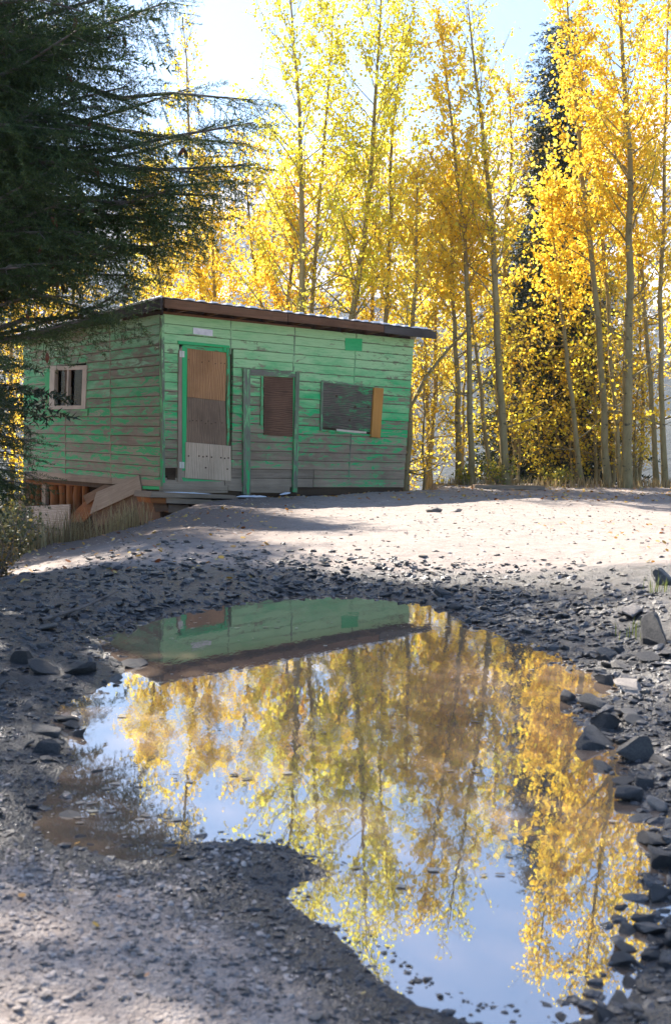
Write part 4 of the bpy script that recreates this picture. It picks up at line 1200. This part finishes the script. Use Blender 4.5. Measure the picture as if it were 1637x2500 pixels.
# ------------------------------------------------------------------ shrubs, grass
def shrub(name, x, y, r, h, n, leaf, mat, label, cat, stems=9, group=None, tint=(1, 1, 1)):
    base = Vector((x, y, gz(x, y) - .02))
    root = empty(name, base, label, cat, group)
    st, lf, cs = MB(), MB(), []
    for k in range(stems):
        a = rng.uniform(0, 6.28); rr = r * math.sqrt(rng.random())
        e = np.array([math.cos(a) * rr, math.sin(a) * rr, h * rng.uniform(.6, 1.05)])
        P = [A(base), A(base) + e * np.array([.35, .35, .5]), A(base) + e]
        tube(st, P, [.009, .006, .002], 4)
        for _ in range(n // stems):
            f = rng.uniform(.25, 1.03)
            p = np.array([np.interp(f, [0, .5, 1], [q[c] for q in P]) for c in range(3)])
            cs.append(p + rng.normal(0, r * .16, 3))
    cs = np.array(cs); cs = cs[cs[:, 2] > base.z]
    leaf_quads(lf, cs, leaf)
    obj('stem', st, M['conifer_bark'], root)
    c = obj('foliage', lf, M[mat], root); c.color = (*tint, 1)
    return root
def gp(px, py, z=0.0):
    p = atz(px * FV, py * FV, z)
    for _ in range(6): p = atz(px * FV, py * FV, gz(p.x, p.y))
    return p
shrub('shrub', -2.62, 9.9, .3, .5, 900, .03, 'sage', 'grey-green leafy shrub at the slope edge beside the stony bank', 'shrub', 14)
shrub('shrub', -3.0, 11.3, .34, .62, 1000, .032, 'sage', 'taller dull green shrub growing below the plywood sheet', 'shrub', 14, tint=(1.6, 1.4, 1.0))
shrub('shrub', -2.28, 8.3, .2, .24, 420, .022, 'sage', 'low dry brown shrub tuft on the stony bank edge', 'shrub', 12, tint=(1.7, 1.1, .8))
shrub('bush', -5.9, 18.0, .8, 1.1, 1500, .05, 'bush', 'yellow-green bush behind the corner post of the foundation', 'bush', 18)
shrub('bush', -5.6, 21.5, .9, 1.5, 1500, .05, 'bush', 'pale yellow bush beyond the far cabin corner', 'bush', 18)
for x, y, r, h, lb in ((3.05, 22.9, .45, .5, 'low green-yellow bush at the foot of the tall bare-topped aspen'), (2.45, 23.0, .3, .3, 'small low bush on the road edge nearer the planks'), (4.1, 23.1, .4, .35, 'low leafy bush in front of the dark conifer')):
    shrub('bush', x, y, r, h, 480, .05, 'bush', lb, 'bush', 12)
def grass(name, pts, n, h, w_, mat, spread, label, cat):
    mb = MB()
    V, F = [], []
    for _ in range(n):
        x, y = pts[rng.integers(len(pts))]
        x += rng.normal(0, spread); y += rng.normal(0, spread)
        z = gz_fast(x, y)
        hh = h * rng.uniform(.45, 1.15); a = rng.uniform(0, 6.28); ln = hh * rng.uniform(.1, .5)
        dx, dy = math.cos(a), math.sin(a)
        sx, sy = -dy * w_ / 2, dx * w_ / 2
        k = len(V)
        V += [(x + sx, y + sy, z - .02), (x - sx, y - sy, z - .02), (x + dx * ln * .3 + sx * .8, y + dy * ln * .3 + sy * .8, z + hh * .6), (x + dx * ln * .3 - sx * .8, y + dy * ln * .3 - sy * .8, z + hh * .6), (x + dx * ln, y + dy * ln, z + hh)]
        F.append((k, k + 1, k + 3)); F.append((k, k + 3, k + 2)); F.append((k + 2, k + 3, k + 4))
    mb.add(V, F)
    return tag(obj(name, mb, M[mat]), label, cat, kind='stuff')
_gi = (gx, gy, GZ)
def gz_fast(x, y):
    i = min(max(np.searchsorted(gx, x) - 1, 0), nx - 2); j = min(max(np.searchsorted(gy, y) - 1, 0), ny - 2)
    fx = (x - gx[i]) / (gx[i + 1] - gx[i]); fy = (y - gy[j]) / (gy[j + 1] - gy[j])
    return float((GZ[j, i] * (1 - fx) + GZ[j, i + 1] * fx) * (1 - fy) + (GZ[j + 1, i] * (1 - fx) + GZ[j + 1, i + 1] * fx) * fy)
gpts = [(-2.35 - .42 * k + rng.normal(0, .1), 16.4 - .62 * k + rng.uniform(-.2, 1.3)) for k in np.linspace(0, 3.4, 60)]
gpts = []
for k in np.linspace(0, 1, 70):
    ex_, ey_ = np.interp(k, [0, .4, 1], [-2.85, -2.75, -2.28]), np.interp(k, [0, .4, 1], [11.4, 12.6, 14.4])
    o_ = rng.uniform(-.02, .55)
    gpts.append((ex_ - o_ * .85, ey_ + o_ * .45))
grass('dry_grass', gpts, 2600, .36, .007, 'dry_grass', .12, 'tall dry golden grass on the slope below the cabin side wall', 'grass')
gp2 = [(-2.75 + rng.normal(0, .12), rng.uniform(7.6, 9)) for _ in range(14)]
grass('dry_grass', gp2, 500, .18, .005, 'dry_grass', .06, 'sparse dry grass tufts along the stony bank edge', 'grass')
q1, q2 = gp(1530, 1375), gp(1490, 1480)
grass('green_grass', [(q1.x, q1.y), (q2.x, q2.y), (q1.x + .3, q1.y + .1)], 90, .09, .005, 'green_grass', .05, 'few green grass blades sprouting on the stony road bank', 'grass')
rg = [(x, 22.7 + rng.uniform(-.1, .7)) for x in np.linspace(2.0, 7.5, 60)]
grass('dry_grass', rg, 1300, .2, .012, 'dry_grass', .12, 'short straw-coloured grass along the foot of the aspens', 'grass')

# ------------------------------------------------------------------ rocks and gravel
def ico(sub):
    import bmesh
    bm = bmesh.new(); bmesh.ops.create_icosphere(bm, subdivisions=sub, radius=1.0)
    bm.verts.ensure_lookup_table()
    V = np.array([v.co[:] for v in bm.verts]); F = np.array([[v.index for v in f.verts] for f in bm.faces])
    bm.free(); return V, F
IV1, IF1 = ico(1); IV2, IF2 = ico(2); IV3, IF3 = ico(3)
def rockshape(V, cuts=7, flat=.6, el=1.3, rough=.06):
    V = V.copy()
    for _ in range(cuts):
        n = rng.normal(size=3); n /= np.linalg.norm(n)
        o = rng.uniform(.30, .72)
        dd = V @ n - o
        V -= np.clip(dd, 0, None)[:, None] * n
    V += rng.normal(0, rough, V.shape) * .5
    return V * np.array([el, 1, flat])
def rock_mesh(cuts=8, flat=.6, el=1.25, sub=3):
    V, F = (IV3, IF3) if sub == 3 else (IV2, IF2)
    mb = MB(); mb.add(rockshape(V, cuts, flat, el, .018 if sub == 3 else .05), F)
    return mb.mesh('rock')
def place_rock(me, x, y, size, rz, label, group, mat='rock', sink=.3, tilt=.15, z=None):
    o = bpy.data.objects.new('rock', me); sc.collection.objects.link(o)
    if len(me.materials) == 0: me.materials.append(M[mat])
    zz = gz_fast(x, y) if z is None else z
    o.location = (x, y, zz + size * (.5 - sink) * .6)
    o.scale = (size / 2,) * 3
    o.rotation_euler = (rng.normal(0, tilt), rng.normal(0, tilt), rz)
    if mat != me.materials[0].name and me.materials[0] != M[mat]:
        o.material_slots[0].link = 'OBJECT'; o.material_slots[0].material = M[mat]
    return tag(o, label, 'rock', group)
big = [ # FV px centre, width px, flat, mat, label
    (1468, 1745, 118, .85, 'rock_grey', 'largest faceted grey rock at the water edge with a sharp ridge on top'),
    (1375, 1725, 100, .7, 'rock', 'dark blue-grey boulder touching the water next to the largest faceted rock'),
    (1412, 1685, 84, .6, 'rock', 'dark angular rock behind the largest faceted rock'),
    (1388, 1640, 84, .55, 'rock_grey', 'rough pale-topped rock on the bank above the dark boulders'),
    (1462, 1600, 96, .35, 'rock_pale', 'flat pale slab lying on the stony bank'),
    (1522, 1482, 92, 1.1, 'rock', 'upright pointed dark rock on the bank'),
    (1462, 1428, 84, .55, 'rock_pale', 'tan slab with an orange leaf against its foot'),
    (1535, 1350, 62, .8, 'rock_grey', 'triangular grey rock at the edge of the sunlit road'),
    (1500, 1440, 42, .7, 'rock_grey', 'small grey rock tucked beside the tan slab'),
    (1320, 1625, 62, .6, 'rock_grey', 'rounded grey rock above the inlet at the water edge'),
    (1025, 1381, 44, .75, 'rock', 'round dark boulder alone on the far bank'),
    (1062, 1411, 40, .6, 'rock', 'grey boulder close to the far end of the puddle'),
    (1085, 1446, 34, .7, 'rock', 'black rock sitting in the water off the far bank'),
    (315, 1858, 74, .45, 'rock', 'dark low rock standing alone in the shallow water'),
    (115, 1735, 78, .55, 'rock', 'dark wet rock on the stony shore by the shallow inlet'),
    (180, 1705, 60, .5, 'rock', 'flat dark rock jutting into the water by the shallow inlet'),
    (1442, 2112, 56, .5, 'rock', 'dark rock in the water nearest the stony corner'),
    (1494, 2142, 64, .6, 'rock', 'block-shaped blue-grey rock in the water beside the bank'),
    (1535, 2080, 80, .7, 'rock', 'large dark rock cut by the picture edge above the block-shaped one'),
    (1545, 2000, 90, .8, 'rock', 'big dark boulder half out of the picture on the bank'),
    (1520, 1950, 70, .5, 'rock', 'low dark rock on the bank above the big half-hidden boulder'),
    (1500, 1820, 66, .6, 'rock', 'rounded wet rock below the largest faceted rock'),
    (1455, 1850, 100, .35, 'rock', 'long flat rock reaching into the water like a tongue'),
    (1530, 1868, 62, .5, 'rock_pale', 'pale sunlit rock on the bank beside the flat tongue rock'),
    (1325, 1811, 34, .4, 'rock', 'single small rock breaking the open water'),
    (1440, 2232, 56, .45, 'rock', 'flat blue-grey stone at the stony corner'),
    (1400, 2360, 66, .6, 'rock', 'dark stone on the near shore where the puddle ends'),
    (735, 1940, 76, .35, 'rock', 'low dark mud-covered rock off the muddy spit'),
    (655, 2158, 34, .4, 'rock_pale', 'small white chip of stone on the shaded mud'),
    (325, 2262, 36, .4, 'rock_pale', 'pale pebble in the sunlit patch of gravel'),
    (740, 2360, 44, .3, 'rock_pale', 'flat pale stone at the bottom of the picture'),
    (100, 2200, 30, .5, 'rock_pale', 'whitish stone on the dry sunlit gravel'),
    (1062, 1187 , 30, .6, 'rock_pale', 'whitish rock at the road edge under the first straight aspen'),
    (1012, 1186, 44, .6, 'rock_grey', 'grey rock beside the cabin corner'),
    (220, 1795, 44, .5, 'rock', 'dark stone half under water near the shallow inlet'),
    (120, 1455, 70, .3, 'rock_grey', 'broad flat slate slab on the stony shore'),
]
used = []
for x, y, wpx, flat, mt, lb in big:
    p = gp(x, y + wpx * .12)
    dist = (p - CO).length
    size = wpx * FV / FPX * dist * 1.1
    me = rock_mesh(13, flat * 1.15, rng.uniform(1.05, 1.3))
    zz = max(gz_fast(p.x, p.y), -.03)
    place_rock(me, p.x, p.y, size, rng.uniform(0, 6.28), lb, None, mt, .3, .12, zz)
    used.append((p.x, p.y, size))
rk = [rock_mesh(11, f * 1.1, e, 3) for f, e in ((.55, 1.2), (.4, 1.4), (.65, 1.1), (.5, 1.3), (.35, 1.2), (.6, 1.3), (.75, 1.1), (.45, 1.5))]
def scatter_rocks(n, fn, smin, smax, label, group, mat, mtp=0.0):
    k = 0; tries = 0
    while k < n and tries < n * 60:
        tries += 1
        x, y = fn()
        s = smin + (smax - smin) * rng.random() ** 1.7
        s *= min(1.0, max(.4, y / 4.6))
        if any((x - a) ** 2 + (y - b_) ** 2 < (.42 * (s + c)) ** 2 for a, b_, c in used): continue
        used.append((x, y, s))
        z = gz_fast(x, y)
        if z < -.035: continue
        place_rock(rk[rng.integers(8)], x, y, s, rng.uniform(0, 6.28), label, group, mat if rng.random() > mtp else 'rock_grey', .35, .2)
        k += 1
def shore(i0, i1, out0, out1):
    """random point a little outside the shore line between two of its corners"""
    def f():
        i = rng.integers(i0, i1); a, b_ = PUD[i % len(PUD)], PUD[(i + 1) % len(PUD)]
        t = rng.random(); p = a + (b_ - a) * t
        nrm = np.array([(b_ - a)[1], -(b_ - a)[0]]); nrm = nrm / (np.linalg.norm(nrm) + 1e-9)
        q = p - nrm * rng.uniform(out0, out1) * (1 if True else -1)
        return q[0], q[1]
    return f
# the outline runs clockwise seen from above, so its left normal points out
scatter_rocks(170, shore(14, 36, -.06, .5), .04, .155, 'dark angular rock among many on the stony bank across the water from the shrubs', 'rocks along the steeper stony bank', 'rock', .5)
scatter_rocks(80, shore(56, 68, -.08, .9), .04, .17, 'dark flat slate rock on the stony shore below the spruce', 'slate rocks on the shore below the spruce', 'rock', .3)
scatter_rocks(14, shore(0, 14, .0, .6), .03, .1, 'dark pebble-like rock on the far bank between puddle and road', 'rocks on the far bank', 'rock', .2)

def gravel(name, N, xr, yr, keep, smin, smax, mat, flat=.55, label=None):
    protos = [rockshape(IV1, 4, flat * rng.uniform(.7, 1.2), rng.uniform(1, 1.5), .06) for _ in range(14)]
    x = rng.uniform(*xr, N); y = rng.uniform(*yr, N)
    z, sd, lf = terrain(x, y)
    k = rng.random(N) < keep(x, y, sd, lf, z)
    x, y, z = x[k], y[k], z[k]
    n = len(x)
    s = (smin + (smax - smin) * rng.random(n) ** 3) / 2
    a = rng.uniform(0, 6.28, n); pi_ = rng.integers(0, 14, n)
    mb = MB()
    for i in range(14):
        m_ = pi_ == i
        if not m_.any(): continue
        V = protos[i]; c, si = np.cos(a[m_]), np.sin(a[m_])
        W = np.stack([V[None, :, 0] * c[:, None] - V[None, :, 1] * si[:, None], V[None, :, 0] * si[:, None] + V[None, :, 1] * c[:, None], np.repeat(V[None, :, 2], m_.sum(), 0)], -1)
        tl = rng.normal(0, .18, (m_.sum(), 2))
        W[:, :, 2] += W[:, :, 0] * tl[:, :1] + W[:, :, 1] * tl[:, 1:]
        W = W * s[m_][:, None, None] + np.stack([x[m_], y[m_], z[m_] + s[m_] * .12], -1)[:, None, :]
        Fc = (np.arange(m_.sum())[:, None, None] * len(V) + IF1[None]).reshape(-1, 3)
        mb.add(W.reshape(-1, 3), Fc)
    return tag(obj(name, mb, M[mat]), label, 'gravel', kind='stuff')
lim = lambda x, y: np.abs(x) < .30 * y + .25
patch = lambda x, y: 1 / (1 + np.exp(-9 * (fbm(x * 1.3, y * 1.3, 3, 41) + .05)))
wet_shade_k = lambda x, y, sd, lf, z: lim(x, y) * (z > -.022) * (sstep(1.5, .1, sd) * .8 + .15) * (.25 + .75 * patch(x, y)) * (lf < .2) * np.where((x < .45) & (y < 3.0), .12, 1)
gravel('gravel', 26000, (-2.9, 2.8), (2.2, 6.2), wet_shade_k, .008, .045, 'gravel_wet_shade', .5, 'dark wet gravel and slate chips around the puddle shore')
gravel('gravel', 17000, (-2.9, 3.2), (6.2, 9.8), lambda x, y, sd, lf, z: wet_shade_k(x, y, sd, lf, z) * 1.2 * sstep(9.7, 8.7, y + .35 * x), .016, .075, 'gravel_wet_shade', .5, 'damp stones on the far bank, its shade painted into their dark colour')
gravel('gravel', 42000, (-1.2, 1.4), (1.7, 3.6), lambda x, y, sd, lf, z: lim(x, y) * (z > 0) * sstep(.08, .3, sd) * (.25 + .75 * patch(x * 2, y * 2)), .004, .022, 'gravel_dry', .6, 'pale dry gravel of the sunlit near ground')
gravel('gravel', 11000, (-3.4, 7.5), (8.6, 23), lambda x, y, sd, lf, z: lim(x, y) * (lf < .3) * (.15 + .85 * patch(x * .8, y * .8)) * sstep(1.0, 1.9, sd + .3 * x * (y < 11)), .010, .045, 'gravel_dry', .45, 'loose pale stones scattered over the gravel road')

gravel('gravel', 2600, (.4, 2.6), (2.2, 7.5), lambda x, y, sd, lf, z: lim(x, y) * (z > -.03) * sstep(.75, .3, sd) * (x > .3 + .05 * y), .03, .085, 'gravel_wet_shade', .55, 'dark broken stones packed between the bank rocks')
gravel('gravel', 52000, (-1.6, 1.5), (2.1, 4.8), lambda x, y, sd, lf, z: lim(x, y) * (z > -.012) * sstep(.7, .15, sd) * (.3 + .7 * patch(x * 2.2, y * 2.2)), .004, .020, 'gravel_wet_shade', .5, 'fine dark grit on the muddy near shore')
# fallen leaves
def litter(name, N, fn, size, label):
    C = np.array([fn() for _ in range(N)])
    z = np.array([gz_fast(x, y) for x, y in C])
    mb = MB()
    n = N
    a = rng.uniform(0, 6.28, n); tl = rng.normal(0, .35, (n, 2)); s = size * rng.uniform(.6, 1.2, n) / 2
    ang = np.linspace(0, 2 * np.pi, 6, endpoint=False)
    X = np.cos(ang[None] + a[:, None]) * s[:, None]; Y = np.sin(ang[None] + a[:, None]) * s[:, None] * .8
    Z = z[:, None] + .012 + X * tl[:, :1] + Y * tl[:, 1:]
    mb.add(np.stack([C[:, :1] + X, C[:, 1:] + Y, Z], -1).reshape(-1, 3), np.arange(n * 6).reshape(n, 6))
    return tag(obj(name, mb, M['litter']), label, 'leaves', kind='stuff')
litter('fallen_leaves', 900, lambda: (rng.uniform(-1.2, 7), rng.uniform(17.5, 22.8)), .05, 'yellow and brown leaves fallen on the road by the cabin and aspens')
litter('fallen_leaves', 170, lambda: (rng.uniform(2.0, 3.6), rng.uniform(7.5, 13)), .034, 'rusty leaves scattered on the stony road bank')
litter('fallen_leaves', 320, lambda: (rng.uniform(-3.0, -.5), rng.uniform(7.5, 16)), .04, 'a few fallen leaves on the shaded dirt below the cabin')
litter('fallen_leaves', 12, lambda: (rng.uniform(-.9, .2), rng.uniform(2.0, 3.2)), .016, 'single fallen leaves on the near gravel')
q = gp(285, 2280)
# flecks of foam, bark and leaf floating on the puddle
mb = MB(); V, F = [], []
cl = [(rng.uniform(PUD[:, 0].min(), PUD[:, 0].max()), rng.uniform(2.6, 6.8)) for _ in range(40)] + [(-.75, 3.5), (-.6, 3.35), (-.9, 3.7), (-.4, 3.6)] * 4
for _ in range(420):
    cx_, cy_ = cl[rng.integers(len(cl))]
    x, y = cx_ + rng.normal(0, .12), cy_ + rng.normal(0, .08)
    if gz_fast(x, y) > -.008: continue
    s_ = .003 + .011 * rng.random() ** 3; a = rng.uniform(0, 6.28); k = len(V)
    for q in range(6):
        th = q * math.pi / 3; rr = s_ * rng.uniform(.5, 1.2)
        V.append((x + rr * 1.5 * math.cos(th + a), y + rr * math.sin(th + a), .0035))
    F.append(list(range(k, k + 6)))
mb.add(V, F)
tag(obj('floating_debris', mb, M['litter_pale']), 'small pale flecks and leaf bits floating on the puddle', 'debris', kind='stuff')
# dead stick on the slope edge
p0, p1, p2 = gp(95, 1455), gp(190, 1425), gp(275, 1385)
m = MB(); tube(m, [list(p + Vector((0, 0, .03))) for p in (p0, p1, p2)], [.012, .009, .005], 6)
tag(obj('dead_branch', m, M['conifer_bark'], None, p0), 'thin dead branch lying along the slope edge by the shrubs', 'branch')
